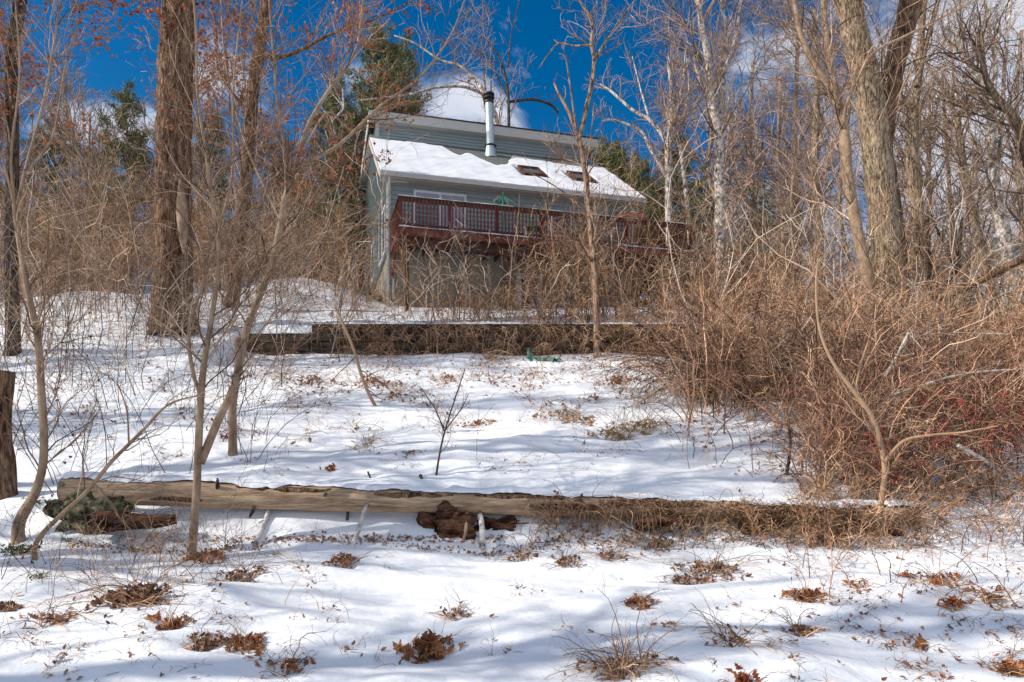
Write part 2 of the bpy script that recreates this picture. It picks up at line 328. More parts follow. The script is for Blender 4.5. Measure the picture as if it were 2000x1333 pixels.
def upz(w): return 13.16-(13.16-ZB)*(w-3.95)/(WB+.3-3.95)
# core volumes (behind the siding)
core=MB()
prof=[(0.0,Z0),(0.0,9.28),(4.27,12.22),(4.27,12.98),(WB,upz(WB)-.2),(WB,Z0)]
v=[(u,w,z-HB) for u in(0,HL) for w,z in prof]; n=6
core.add(v,[(i,(i+1)%n,n+(i+1)%n,n+i) for i in range(n)],[(0,1,2),(0,2,5),(2,3,4),(2,4,5)]+[(6,8,7),(6,11,8),(8,10,9),(8,11,10)])
core.build('wall_core',M['siding'],house,local=True)
siding('wall','x',0,-1,lambda z:(.09,HL-.09),Z0,8.98)
siding('clerestory_wall','x',4.27,-1,lambda z:(.09,HL-.09),12.15,12.85,.12)
def sext(z):
    a=.09
    if z>9.2: a=(z-9.12)/RS_-.45+.1
    b=WB
    if z>upz(WB)-.2: b=3.95+(13.0-z)/((13.16-ZB)/(WB+.3-3.95))
    if z>12.2: a=4.3
    return a,b
siding('side_wall','y',0,-1,sext,Z0,12.8)
siding('side_wall','y',HL,1,sext,Z0,12.8)
hb('foundation','concrete',house,(.03,HL-.03,.03,WB-.03,3.2,Z0-.002))
for u in(0,HL): hb('corner_board','trim',house,(u-.035,u+.09 if u==0 else u+.035,-.035,.085,Z0+.01,8.97) if u==0 else (u-.09,u+.035,-.035,.085,Z0+.01,8.97))
hb('corner_board','trim',house,(-.03,.1,4.215,4.262,12.22,12.8))
# lower roof slab
def slab(u0,u1,w0,z0,w1,z1,th,m,name,parent=house):
    mb=MB(); v=[(u,w,z-HB+d) for u in(u0,u1) for w,z in((w0,z0),(w1,z1)) for d in(0,-th)]
    mb.add(v,[(0,2,6,4),(1,5,7,3),(0,1,3,2),(4,6,7,5),(0,4,5,1),(2,3,7,6)]); return mb.build(name,M[m],parent,local=True)
lr=slab(-.27,HL+.27,-.45,9.12,4.26,roofz(4.26),.12,'shingle','lower_roof')
ur=slab(-.32,HL+.32,3.93,13.19,WB+.3,ZB+.03,.05,'edge','upper_roof')
hb('fascia','trim',house,(-.30,HL+.30,3.95,3.99,12.80,13.135))
hb('soffit','trim',house,(-.27,HL+.27,3.992,4.24,12.80,12.83))
hb('gutter','trim',house,(-.28,HL+.28,-.56,-.452,8.97,9.12))
hb('soffit','trim',house,(-.25,HL+.25,-.45,-.03,8.955,8.985))
for u in(-.285,HL+.285):
    mb=MB(); 
    for (w0,z0,w1,z1,h) in((-.45,9.0,3.95,roofz(3.95)-.14,.16),(3.96,12.95,WB+.3,ZB-.13,.32)):
        v=[(u+s*.018,w,z-HB+d) for s in(-1,1) for w,z in((w0,z0),(w1,z1)) for d in(-h/2,h/2)]
        mb.add(v,[(0,1,3,2),(4,6,7,5),(0,4,5,1),(2,3,7,6),(0,2,6,4),(1,5,7,3)])
    mb.build('rake_board',M['trim'],house,local=True)
hb('rake_soffit','trim',house,(-.265,-.03,4.3,WB,12.35,12.36))
# roof snow
def jag2(x,seed,f):
    g=G(seed+900); v=g.uniform(-1,1,400); u=np.asarray(x)*f+100; i=np.floor(u).astype(int); t=S(u-i); return v[i]*(1-t)+v[i+1]*t
us=np.linspace(-.27,HL+.27,150); ws=np.linspace(-.47,4.24,80); U,Wm=np.meshgrid(us,ws)
jg=lambda U,a,f:(lambda q:np.interp(U.ravel(),us,q).reshape(U.shape))(jag2(us,a,f)); bare=4.1+.10*jg(U,1,2.)+.07*jg(U,2,7.)-2.1*np.exp(-((U-4.2)/.75)**2)-1.1*np.exp(-((U-2.9)/.35)**2)-.55*S((U-5)/1.5)-.2*jg(U,3,3.)*np.exp(-((U-4.2)/1.6)**2)
th=.06*S((bare-Wm)/.5)+.02*wn(U*1.2,Wm*1.6,W1)*S((bare-Wm)/.5)
for (cu,cw) in((5.3,1.45),(7.2,1.45)): th*=S((np.maximum(np.abs(U-cu)/.48,np.abs(Wm-cw)/.55)-1)/.25)
th=np.where(th<.012,-.05,th); zz=roofz(Wm)-HB+th+.004
mb=MB(); n1=len(us); ii=(np.arange(79)[:,None]*n1+np.arange(149)[None,:]).ravel()
v=np.stack([U,Wm-.02,zz],-1).reshape(-1,3); mb.add(v,np.stack([ii,ii+1,ii+n1+1,ii+n1],1))
e=np.stack([us,np.full(150,-.49),roofz(-.47)-HB+th[0]*0-.0],1); vv=np.vstack([v[:150],e]); k=np.arange(149); mb.add(vv,np.stack([k,k+1,k+151,k+150],1))
for c in(0,149):
    a=v.reshape(80,150,3)[:,c]; b=a.copy(); b[:,2]=roofz(Wm[:,0])-HB-.01; k=np.arange(79); mb.add(np.vstack([a,b]),np.stack([k,k+1,k+81,k+80],1))
mb.build('roof_snow',M['snow_roof'],lr,smooth=True,local=True)
for cu in(5.3,7.2):
    sk=MB(); a=.40; w0,w1=.95,1.92; h=.13
    for (ua,ub,wa,wb) in((cu-a,cu+a,w0,w0+.08),(cu-a,cu+a,w1-.08,w1),(cu-a,cu-a+.07,w0+.08,w1-.08),(cu+a-.07,cu+a,w0+.08,w1-.08)):
        v=[(u,w,roofz(w)-HB+d) for u in(ua,ub) for w in(wa,wb) for d in(0,h)]; sk.add(v,[(0,1,3,2),(4,6,7,5),(0,4,5,1),(2,3,7,6),(0,2,6,4),(1,5,7,3)])
    so=sk.build('skylight',M['rot'],house,local=True)
    gm=MB(); v=[(u,w,roofz(w)-HB+.08) for u,w in((cu-a+.06,w0+.07),(cu+a-.06,w0+.07),(cu+a-.06,w1-.07),(cu-a+.06,w1-.07))]; gm.add(v,[(0,1,2,3)]).build('glass',M['glass'],so,local=True)
# stovepipe
def lathe(mb,c,prof,sides=20,lean=(0,0)):
    P=np.array([[c[0]+lean[0]*(z-prof[0][1]),c[1]+lean[1]*(z-prof[0][1]),c[2]+z] for r,z in prof]); th=np.arange(sides)*2*math.pi/sides
    V=[]; 
    for p,(r,z) in zip(P,prof): V.append(np.stack([p[0]+r*np.cos(th),p[1]+r*np.sin(th),np.full(sides,p[2])],1))
    q=[(k*sides+j,k*sides+(j+1)%sides,(k+1)*sides+(j+1)%sides,(k+1)*sides+j) for k in range(len(prof)-1) for j in range(sides)]
    return mb.add(np.vstack(V),q)
cz=roofz(3.45)-HB; cc=(4.27,3.45,0)
L_=(-.035,0)
mb=MB(); lathe(mb,(cc[0],cc[1],0),[(.15,cz+.1),(.15,cz+.85),(.156,cz+.86),(.156,cz+.9),(.15,cz+.91),(.15,cz+2.02)],24,L_); pipe=mb.build('stovepipe',M['steel'],house,smooth=True,local=True)
mb=MB(); lathe(mb,(cc[0],cc[1],0),[(.24,cz-.12),(.2,cz+.12),(.165,cz+.32)],24,L_); mb.build('flashing_cone',M['steel'],pipe,smooth=True,local=True)
mb=MB(); lathe(mb,(cc[0],cc[1],0),[(.165,cz+.33),(.215,cz+.34),(.215,cz+.37),(.165,cz+.40)],24,L_); mb.build('storm_collar',M['black'],pipe,local=True)
ct=(cc[0]+L_[0]*1.9,cc[1],cz)
mb=MB(); lathe(mb,ct,[(.15,1.98),(.19,2.0),(.19,2.06),(.12,2.08),(.12,2.14),(.20,2.16),(.21,2.22),(.15,2.24),(.15,2.28),(.215,2.30),(.21,2.35),(.04,2.42),(0.001,2.43)],24); mb.build('chimney_cap',M['black'],pipe,local=True)
# downspout
mb=MB(); mb.obox((.0,-.48,8.98-HB),(.0,-.10,8.65-HB),.07,.055); mb.obox((.0,-.085,8.68-HB),(.0,-.085,5.2-HB),.07,.055,(0,1,0)); mb.obox((.0,-.09,5.22-HB),(.28,-.35,4.75-HB),.07,.055); mb.build('downspout',M['white'],house,local=True)
mb=MB(); mb.obox((.16,-.05,6.45-HB),(.17,-.05,5.2-HB),.06,.05,(0,1,0)); mb.build('drain_pipe',M['white'],house,local=True)
# windows and doors
def window(u0,u1,z0,z1,mull,gl='glass',name='window',dep=-.03):
    t=.075; w0,w1=dep-.035,dep+.03
    f=hb(name,'white',house,(u0-t,u1+t,w0,w1,z1,z1+t),(u0-t,u1+t,w0,w1,z0-t,z0),(u0-t,u0,w0,w1,z0,z1),(u1,u1+t,w0,w1,z0,z1),*[(m-.03,m+.03,w0,w1,z0,z1) for m in mull])
    hb('pane',gl,f,(u0,u1,dep,dep+.01,z0,z1)); return f
sd=window(.9,2.5,6.95,8.72,(1.7,),'curtain','sliding_door'); hb('pane','glass',sd,(.9,1.66,-.034,-.031,7.0,8.6))
window(5.6,6.9,7.4,8.5,(6.25,)); 
mb=MB(); a=np.arange(8)*math.pi/4+math.pi/8; V=[]
for (r,y) in((.30,-.06),(.21,-.06),(.21,-.02),(.30,-.02)): V.append(np.stack([3.75+r*np.cos(a),np.full(8,y),8.60-HB+r*np.sin(a)],1))
mb.add(np.vstack(V),[(k*8+j,k*8+(j+1)%8,((k+1)%4)*8+(j+1)%8,((k+1)%4)*8+j) for k in range(4) for j in range(8)]); ow=mb.build('octagonal_window',M['trim'],house,local=True)
mb=MB(); mb.add(np.vstack([np.stack([3.75+.22*np.cos(a),np.full(8,-.03),8.60-HB+.22*np.sin(a)],1),[[3.75,-.03,8.6-HB]]]),t=[(j,(j+1)%8,8) for j in range(8)]); mb.build('pane',M['glass'],ow,local=True)
# side windows (left wall)
for (wa,wb,za,zb) in((.55,1.35,6.95,8.35),(1.6,2.5,6.95,8.9),(4.8,5.8,7.2,8.5)):
    t=.08; fr=hb('window','white',house,(-.06,-.02,wa-t,wb+t,zb,zb+t),(-.06,-.02,wa-t,wb+t,za-t,za),(-.06,-.02,wa-t,wa,za,zb),(-.06,-.02,wb,wb+t,za,zb))
    hb('pane','glass',fr,(-.035,-.025,wa,wb,za,zb))
# basement door
bd=hb('basement_door','white',house,(4.30,4.47,-.06,.02,4.2,6.35),(5.02,5.19,-.06,.02,4.2,6.35),(4.47,5.02,-.06,.02,6.2,6.35),(4.47,5.02,-.05,.02,4.2,5.05),(4.47,5.02,-.045,.02,5.6,5.66))
hb('pane','glass',bd,(4.47,5.02,-.02,-.01,5.05,6.2))
hb('basement_window','white',house,(6.2,6.95,-.02,.04,5.35,5.42),(6.2,6.95,-.02,.04,6.05,6.12),(6.2,6.26,-.02,.04,5.42,6.05),(6.89,6.95,-.02,.04,5.42,6.05))
# ================================================================ DECK
DA=(-3.3,21.0,HB); deck=empty('deck',DA,'red stained raised wooden deck with railing across the house front','deck',rz=TH)
DL=9.6; DD=2.14; DF=6.88
def db(name,m,parent,*boxes):
    return hb(name,m,parent,*boxes)
mb=MB(); k=0; w=.0
while w<DD: mb.box(0,DL,w,min(w+.132,DD),DF-.035-HB,DF-HB); w+=.14
mb.build('deck_boards',M['red'],deck,local=True)
db('rim_board','red',deck,(-.02,DL+.02,-.045,-.005,DF-.26,DF-.03)); db('rim_board','red',deck,(-.045,-.005,0,DD,DF-.26,DF-.04)); db('rim_board','red',deck,(DL+.005,DL+.045,0,DD,DF-.26,DF-.04))
mb=MB()
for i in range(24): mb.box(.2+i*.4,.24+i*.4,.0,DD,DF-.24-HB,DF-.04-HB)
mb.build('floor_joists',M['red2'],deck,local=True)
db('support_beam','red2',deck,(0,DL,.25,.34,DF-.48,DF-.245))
for u in(.25,3.3,6.4,9.3):
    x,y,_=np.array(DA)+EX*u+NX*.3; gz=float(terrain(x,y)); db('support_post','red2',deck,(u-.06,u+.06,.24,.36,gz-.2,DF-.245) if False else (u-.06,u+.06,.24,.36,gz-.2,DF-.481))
for a_,b_ in(((.02,2.1,5.9),(.02,.9,6.62)),((9.3,.3,5.9),(8.6,.3,6.4)),((9.3,.36,5.8),(9.3,1.2,6.55))):
    mb=MB(); mb.obox(np.array(a_)-[0,0,HB],np.array(b_)-[0,0,HB],.09,.09); mb.build('brace',M['red'],deck,local=True)
RT=7.76
for i,u in enumerate((.0,1.45,2.9,4.35,5.8,7.2,8.4,DL-.09)): db('railing_post','red',deck,(u,u+.09 if i not in(3,) else u+.14,-.0,.09,DF,RT-.035))
db('railing_post','red',deck,(0,.09,DD-.12,DD-.03,DF,RT-.035)); db('railing_post','red',deck,(DL-.09,DL,DD-.12,DD-.03,DF,RT-.035))
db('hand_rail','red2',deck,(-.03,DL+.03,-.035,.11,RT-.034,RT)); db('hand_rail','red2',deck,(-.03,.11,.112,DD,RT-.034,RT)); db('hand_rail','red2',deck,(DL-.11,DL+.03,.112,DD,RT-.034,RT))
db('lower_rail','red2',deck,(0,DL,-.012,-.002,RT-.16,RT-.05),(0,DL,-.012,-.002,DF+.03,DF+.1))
bal=None
for i in range(86):
    u=.13+i*.1095
    b=hb('baluster','red',deck,(0,.038,-.05,-.013,DF-.08-0,RT-.04)) if bal is None else None
    if bal is None: bal=b; b.location.x=u
    else: c=bal.copy(); C.objects.link(c); c.parent=deck; c.location=(u,0,0)
for i in range(14):
    c=bal.copy(); C.objects.link(c); c.parent=deck; c.location=(0,.18+i*.135,0)
def jag(x,seed,f=9.):
    g=G(seed); v=g.uniform(-1,1,4000); u=np.asarray(x)*f+2000; i=np.floor(u).astype(int)%3990; t=S(u-np.floor(u)); u2=np.asarray(x)*f*2.7+2000; j=np.floor(u2).astype(int)%3990; t2=S(u2-np.floor(u2)); return v[i]*(1-t)+v[i+1]*t+.5*(v[j]*(1-t2)+v[j+1]*t2)
def snowstrip(x0,x1,y0,y1,z,h,seed,parent,n=120):
    g=G(seed); u=np.linspace(x0,x1,n); hh=h*(.55+.6*jag(u,seed,1.1)+.25*jag(u,seed+50,6)); hh=np.clip(hh,.004,None)
    V=[]; 
    for yy,f in((y0,0),(y0+.012,.8),((y0+y1)/2,1),(y1-.012,.8),(y1,0)): V.append(np.stack([u,np.full(n,yy),z+hh*f],1))
    V=np.vstack(V); k=np.arange(n-1); q=np.vstack([np.stack([r*n+k,r*n+k+1,(r+1)*n+k+1,(r+1)*n+k],1) for r in range(4)]); mb=MB().add(V,q); return mb
snowstrip(-.03,DL+.03,-.037,.10,RT-HB+.001,.028,3,deck).build('rail_snow',M['snow2'],deck,smooth=True,local=True)
snowstrip(-.02,DL+.02,-.075,.02,DF-HB-.03,.05,5,deck).build('edge_snow',M['snow2'],deck,smooth=True,local=True)
# patio umbrella and planter on the deck
p=np.array([-4,23.1,DF])+EX*3.55+NX*-1.1
um=empty('patio_umbrella',p,'green folded patio umbrella frame standing on the deck','umbrella')
mb=MB(); mb.tubes(np.array([[p,p+[0,0,1.72]]]),np.array([[.022,.022]]),8,cap=True); mb.build('pole',M['umb'],um)
mb=MB(); lathe(mb,p,[(.26,.0),(.26,.05),(.05,.09),(.04,.3)],16); mb.build('base',M['umb'],um,smooth=True)
for k in range(6):
    a=k*math.pi/3+.3; e=p+np.array([math.cos(a)*.55,math.sin(a)*.4,1.25]); mb=MB(); mb.tubes(np.array([[p+[0,0,1.62],e]]),np.array([[.012,.008]]),5); mb.build('rib',M['umb'],um)
mb=MB(); lathe(mb,p,[(.02,1.62),(.04,1.3),(.055,.95),(.03,.75)],9); mb.build('folded_canopy',M['umb'],um)
p2=np.array([-4,23.1,DF])+EX*4.45+NX*-1.5
ch=empty('patio_chair',p2,'green wire patio chair back showing above the deck rail','chair')
P,R=[],[]
t=np.linspace(0,math.pi,12); arc=np.stack([p2[0]+.25*np.cos(t),np.full(12,p2[1]),p2[2]+.75+.35*np.sin(t)],1); P.append(arc)
mb=MB(); mb.tubes(np.array([arc]),np.full((1,12),.014),6); 
for k in range(1,6): x=p2[0]-.25+.5*k/6; mb.tubes(np.array([[[x,p2[1],p2[2]+.45],[x,p2[1],p2[2]+.75+.35*math.sqrt(max(0,1-((x-p2[0])/.25)**2))]]]),np.full((1,2),.008),5)
mb.build('back_frame',M['umb'],ch)
mb=MB(); mb.box(p2[0]-.25,p2[0]+.25,p2[1]-.5,p2[1],p2[2]+.42,p2[2]+.46); mb.build('seat',M['umb'],ch)
for sx in(-.23,.23):
    for sy in(-.48,-.02): mb=MB(); mb.tubes(np.array([[[p2[0]+sx,p2[1]+sy,p2[2]],[p2[0]+sx,p2[1]+sy,p2[2]+(.42 if sy<-.1 else .75)]]]),np.full((1,2),.013),6); mb.build('leg',M['umb'],ch)
p3=np.array(DA)+EX*7.45+NX*.03; pl=empty('planter_box',(p3[0],p3[1],RT),'small terracotta planter box sitting on the deck rail','planter',rz=TH)
mb=MB(); b0=[(-.42,-.08),(.42,-.08),(.42,.08),(-.42,.08)]
v=[(x*.9,y*.8,.03) for x,y in b0]+[(x,y,.2) for x,y in b0]+[(x*.94,y*.8,.2) for x,y in b0]+[(x*.9,y*.7,.16) for x,y in b0]
mb.add(v,[(0,1,2,3)]+[(k*4+j,k*4+(j+1)%4,k*4+4+(j+1)%4,k*4+4+j) for k in range(3) for j in range(4)]+[(12,13,14,15)]); mb.build('box',M['terra'],pl,local=True)
mb=snowstrip(-.4,.4,-.06,.06,.17,.05,8,pl,30); mb.build('snow',M['snow2'],pl,smooth=True,local=True)

# ================================================================ TIMBER RETAINING WALL
def timberwall(name,label,x0,x1,y,ztop,n,seed):
    g=G(seed); o=empty(name,((x0+x1)/2,y,ztop-n*.2),label,'retaining wall'); 
    for k in range(n):
        z1=ztop-k*.205; x=x0-.0
        while x<x1:
            ln=min(g.uniform(2.2,3.4),x1-x); 
            if x1-x-ln<.5: ln=x1-x
            m=MB(); K=14; xx=np.linspace(x,x+ln-.02,K); wob=g.normal(size=(K,))*.006
            pf=[(-.1,-.1),(-.1,-.01),(-.1,.07),(-.07,.1),(.1,.1),(.1,-.1)]
            V=np.array([[(xx[i],y+a+wob[i]+g.normal()*.004-(.015*(k%2)),z1-.1+b*.98+g.normal()*.004) for a,b in pf] for i in range(K)]).reshape(-1,3)
            q=[(i*6+j,i*6+(j+1)%6,i*6+6+(j+1)%6,i*6+6+j) for i in range(K-1) for j in range(6)]+[(0,1,2,3),(0,3,4,5)]+[((K-1)*6+0,(K-1)*6+3,(K-1)*6+2,(K-1)*6+1),((K-1)*6,(K-1)*6+5,(K-1)*6+4,(K-1)*6+3)]
            m.add(V,q).build('timber',M['timber'],o); x+=ln
    m=snowstrip(x0,x1,y-.1,y+.6,ztop+.0,.06,seed,o,240); 
    m.build('snow',M['snow2'],o,smooth=True); return o
timberwall('timber_wall','long dark timber retaining wall topped with snow below the deck',-4.72,6.3,17.0,3.22,4,11)
timberwall('timber_wall','short lower timber retaining wall left of the long wall',-6.3,-4.75,16.90,2.98,3,12)

# ================================================================ LOGS, STONE, STUMP AT THE FRONT BANK
def logmesh(a,b,r0,r1,seed,K=90,sides=28,amp=.03,bend=.04):
    g=G(seed); t=np.linspace(0,1,K)[:,None]; P=np.array(a)*(1-t)+np.array(b)*t; P[:,2]+=bend*np.sin(t[:,0]*5+seed)*.6; P[:,1]+=bend*np.sin(t[:,0]*4+seed*2)
    R=(r0*(1-t[:,0])+r1*t[:,0])*(1+.02*np.sin(t[:,0]*17+seed)+.012*np.sin(t[:,0]*51)+.01*np.sin(t[:,0]*83))
    def dd(P_,R_,th):
        x=P_[:,:,0][:,:,None]; tt=th[None,None,:]
        return 1+amp*np.sin(tt*5+x*1.1+seed)+amp*.8*np.sin(tt*9-x*2.3)+amp*.5*np.sin(tt*17+x*5)+amp*.4*np.sin(tt*3+x*9)
    mb=MB(); mb.tubes(P[None],R[None],sides,cap=True,disp=dd); return mb,P,R
D0=6.85; la=W(128,957,D0); lb=W(1790,1010,6.75)
lg=empty('fallen_log',(la+lb)/2,'long pale barkless log lying across the front bank, capped with snow','log')
mb,LP_,LR_=logmesh(la,lb,.130,.085,3,K=220,sides=36,amp=.012,bend=.012); mb.build('trunk',M['wood'],lg,smooth=True)
# snow cap along log
K=420; t=np.linspace(0,1,K); cx=np.interp(t,np.linspace(0,1,len(LP_)),LP_[:,0]); cy=np.interp(t,np.linspace(0,1,len(LP_)),LP_[:,1]); czz=np.interp(t,np.linspace(0,1,len(LP_)),LP_[:,2]); rr=np.interp(t,np.linspace(0,1,len(LR_)),LR_)
V=[]; NA=14
for j in range(NA):
    f=j/(NA-1); edge=.92+.26*jag(cx,5,2.2)+.16*jag(cx,6,9)+.25*S((jag(cx,7,1.3)-.5)/.5); ang=edge+(2.9-edge)*f   # angle from front horizontal
    hh=np.clip(.042+.026*jag(cx,8,1.7)+.01*jag(cx,9,6),.004,.08)*math.sin(math.pi*min(1,f*1.25+.04))**.5 if f*1.25+.04<1 else .02
    rj=rr*1.0+hh
    V.append(np.stack([cx,cy-rj*np.cos(ang),czz+rj*np.sin(ang)],1))
V=np.vstack(V); k=np.arange(K-1); q=np.vstack([np.stack([r*K+k,r*K+k+1,(r+1)*K+k+1,(r+1)*K+k],1) for r in range(NA-1)])
MB().add(V,q).build('snow_cap',M['snow2'],lg,smooth=True)
# peeling bark plates still clinging to the log
g=G(66)
for (x0,x1,a0,a1) in((-2.6,-1.7,.55,1.1),(-1.3,-.55,.35,.95),(-.35,.5,.5,1.05),(.15,.9,-.3,.25),(.9,1.8,.1,1.0),(2.0,3.1,-.2,.9),(-3.4,-2.9,-.6,-.1)):
    nu,nv=34,7; uu=np.linspace(x0,x1,nu); V=[]
    for k in range(nv):
        f=k/(nv-1); lo_a=a0+.14*jag(uu,int(x0*10)+60,8); hi_a=a1+.14*jag(uu,int(x0*10)+90,9); en=np.sin(np.linspace(0,math.pi,nu))**.35; mid=(lo_a+hi_a)/2; a=mid+(f-.5)*(hi_a-lo_a)*en
        tt=(uu-la[0])/(lb[0]-la[0]); ccx=np.interp(uu,LP_[:,0],LP_[:,1]); ccz=np.interp(uu,LP_[:,0],LP_[:,2]); r_=np.interp(uu,LP_[:,0],LR_)*1.02+.010*math.sin(math.pi*f)-.006*(abs(f-.5)>.45)+.003*jag(uu,k+3,14)
        V.append(np.stack([uu,ccx-r_*np.cos(a),ccz+r_*np.sin(a)],1))
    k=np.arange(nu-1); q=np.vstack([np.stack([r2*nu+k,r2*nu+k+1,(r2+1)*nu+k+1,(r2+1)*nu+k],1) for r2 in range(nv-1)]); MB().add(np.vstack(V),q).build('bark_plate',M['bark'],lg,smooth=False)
# broken branch stubs on the log
for (px,row,dx,dz) in((497,992,-.03,-.09),(630,975,.05,.06),(425,955,.02,.10),(1130,985,.03,.1)):
    m=MB(); p=W(px,row,D0-.1); m.tubes(resample([p,p+[dx*.6,-.03,dz*.6],p+[dx,-.05,dz]],4)[None],np.array([[.022,.018,.014,.008]]),7,cap=True); m.build('branch_stub',M['bark_dark'],lg)
def prop(label,a,b,D1,D2,w0,w1,mt='bark_white',name='prop_stick',mid=None):
    A=W(*a,D1); B=W(*b,D2); pts=[A,(A+B)/2+(np.array(mid) if mid is not None else np.array([.012,0,.0])),B]
    P=resample(pts,10)[None]; R=np.linspace(w0,w1,10)[None]*(1+.08*np.sin(np.arange(10)*2.1))
    m=MB(); m.tubes(P,R,9,cap=True,disp=barkdisp(int(a[0]),.03,8)); return tag(m.build(name,M[mt],smooth=True,loc=tuple(A)),label,'stick')
prop('grey leaning stick under the log beside the thin sapling',(497,1068),(526,990),6.45,6.85,.022,.017)
prop('pale long stick leaning out from the middle of the log',(672,1105),(716,985),6.1,6.7,.021,.019)
prop('short dark stick standing behind the log near its middle',(672,1042),(680,985),6.75,6.9,.016,.013,'bark_dark')
prop('thick pale stub propping the log right of the rotten stump',(942,1072),(937,1000),6.35,6.75,.026,.024,'bark_white')
prop('forked root dangling under the log beside the rotten stump',(905,1058),(912,1000),6.45,6.75,.012,.02,'bark_sap')
prop('short stake poking out of the snow behind the log',(722,943),(718,921),7.5,7.5,.012,.009,'bark_dark')
prop('broken twig stub standing in snow right of the stake',(822,942),(820,927),7.5,7.5,.02,.016,'bark_dark')
# rotten chunk (left) and stump (centre), stone
def rock(name,label,cat,c,s,seed,m,n=26,rough=.12,ax=None):
    g=G(seed); th=np.linspace(0,math.pi,n); ph=np.linspace(0,2*math.pi,n*2,endpoint=False); T,Pp=np.meshgrid(th,ph,indexing='ij')
    x=np.sin(T)*np.cos(Pp);y=np.sin(T)*np.sin(Pp);z=np.cos(T); r=1+sum(rough/(i+1)*np.sin(g.uniform(1,3+i*2)*x*2+g.uniform(0,6))*np.sin(g.uniform(1,3+i*2)*y*2+g.uniform(0,6))*np.sin(g.uniform(1,3+i*2)*z*2+g.uniform(0,6))*3 for i in range(7))
    e=lambda v:np.sign(v)*np.abs(v)**.75
    V=np.stack([e(x)*r*s[0],e(y)*r*s[1],e(z)*r*s[2]],-1)
    if ax is not None: V[...,2]+=V[...,0]*ax
    V=V.reshape(-1,3)+np.array(c); m2=n*2
    q=[(i*m2+j,(i+1)*m2+j,(i+1)*m2+(j+1)%m2,i*m2+(j+1)%m2) for i in range(n-1) for j in range(m2)]
    return tag(MB().add(V,q).build(name,M[m],smooth=True,loc=tuple(c)),label,cat)
rock('boulder','mossy greenish boulder under the left end of the long log','rock',W(172,1000,6.84),(.26,.17,.17),5,'stone',rough=.2,n=44)
mb,_,_=logmesh(W(185,1026,6.55),W(345,1012,6.6),.10,.045,7,K=50,sides=26,amp=.07,bend=.03); tag(mb.build('rotten_log',M['rot'],smooth=True,loc=tuple(W(240,1020,6.6))),'dark rotten log chunk lying under the left end of the pale log','log')
rock('rotten_stump','crumbling reddish brown stump supporting the middle of the long log','stump',W(872,1034,6.75),(.20,.12,.20),9,'rot',rough=.2)
rock('rotten_log','low brown decayed wood lump in the snow right of the rotten stump','log',W(975,1030,6.8),(.20,.1,.08),10,'rot',rough=.2)

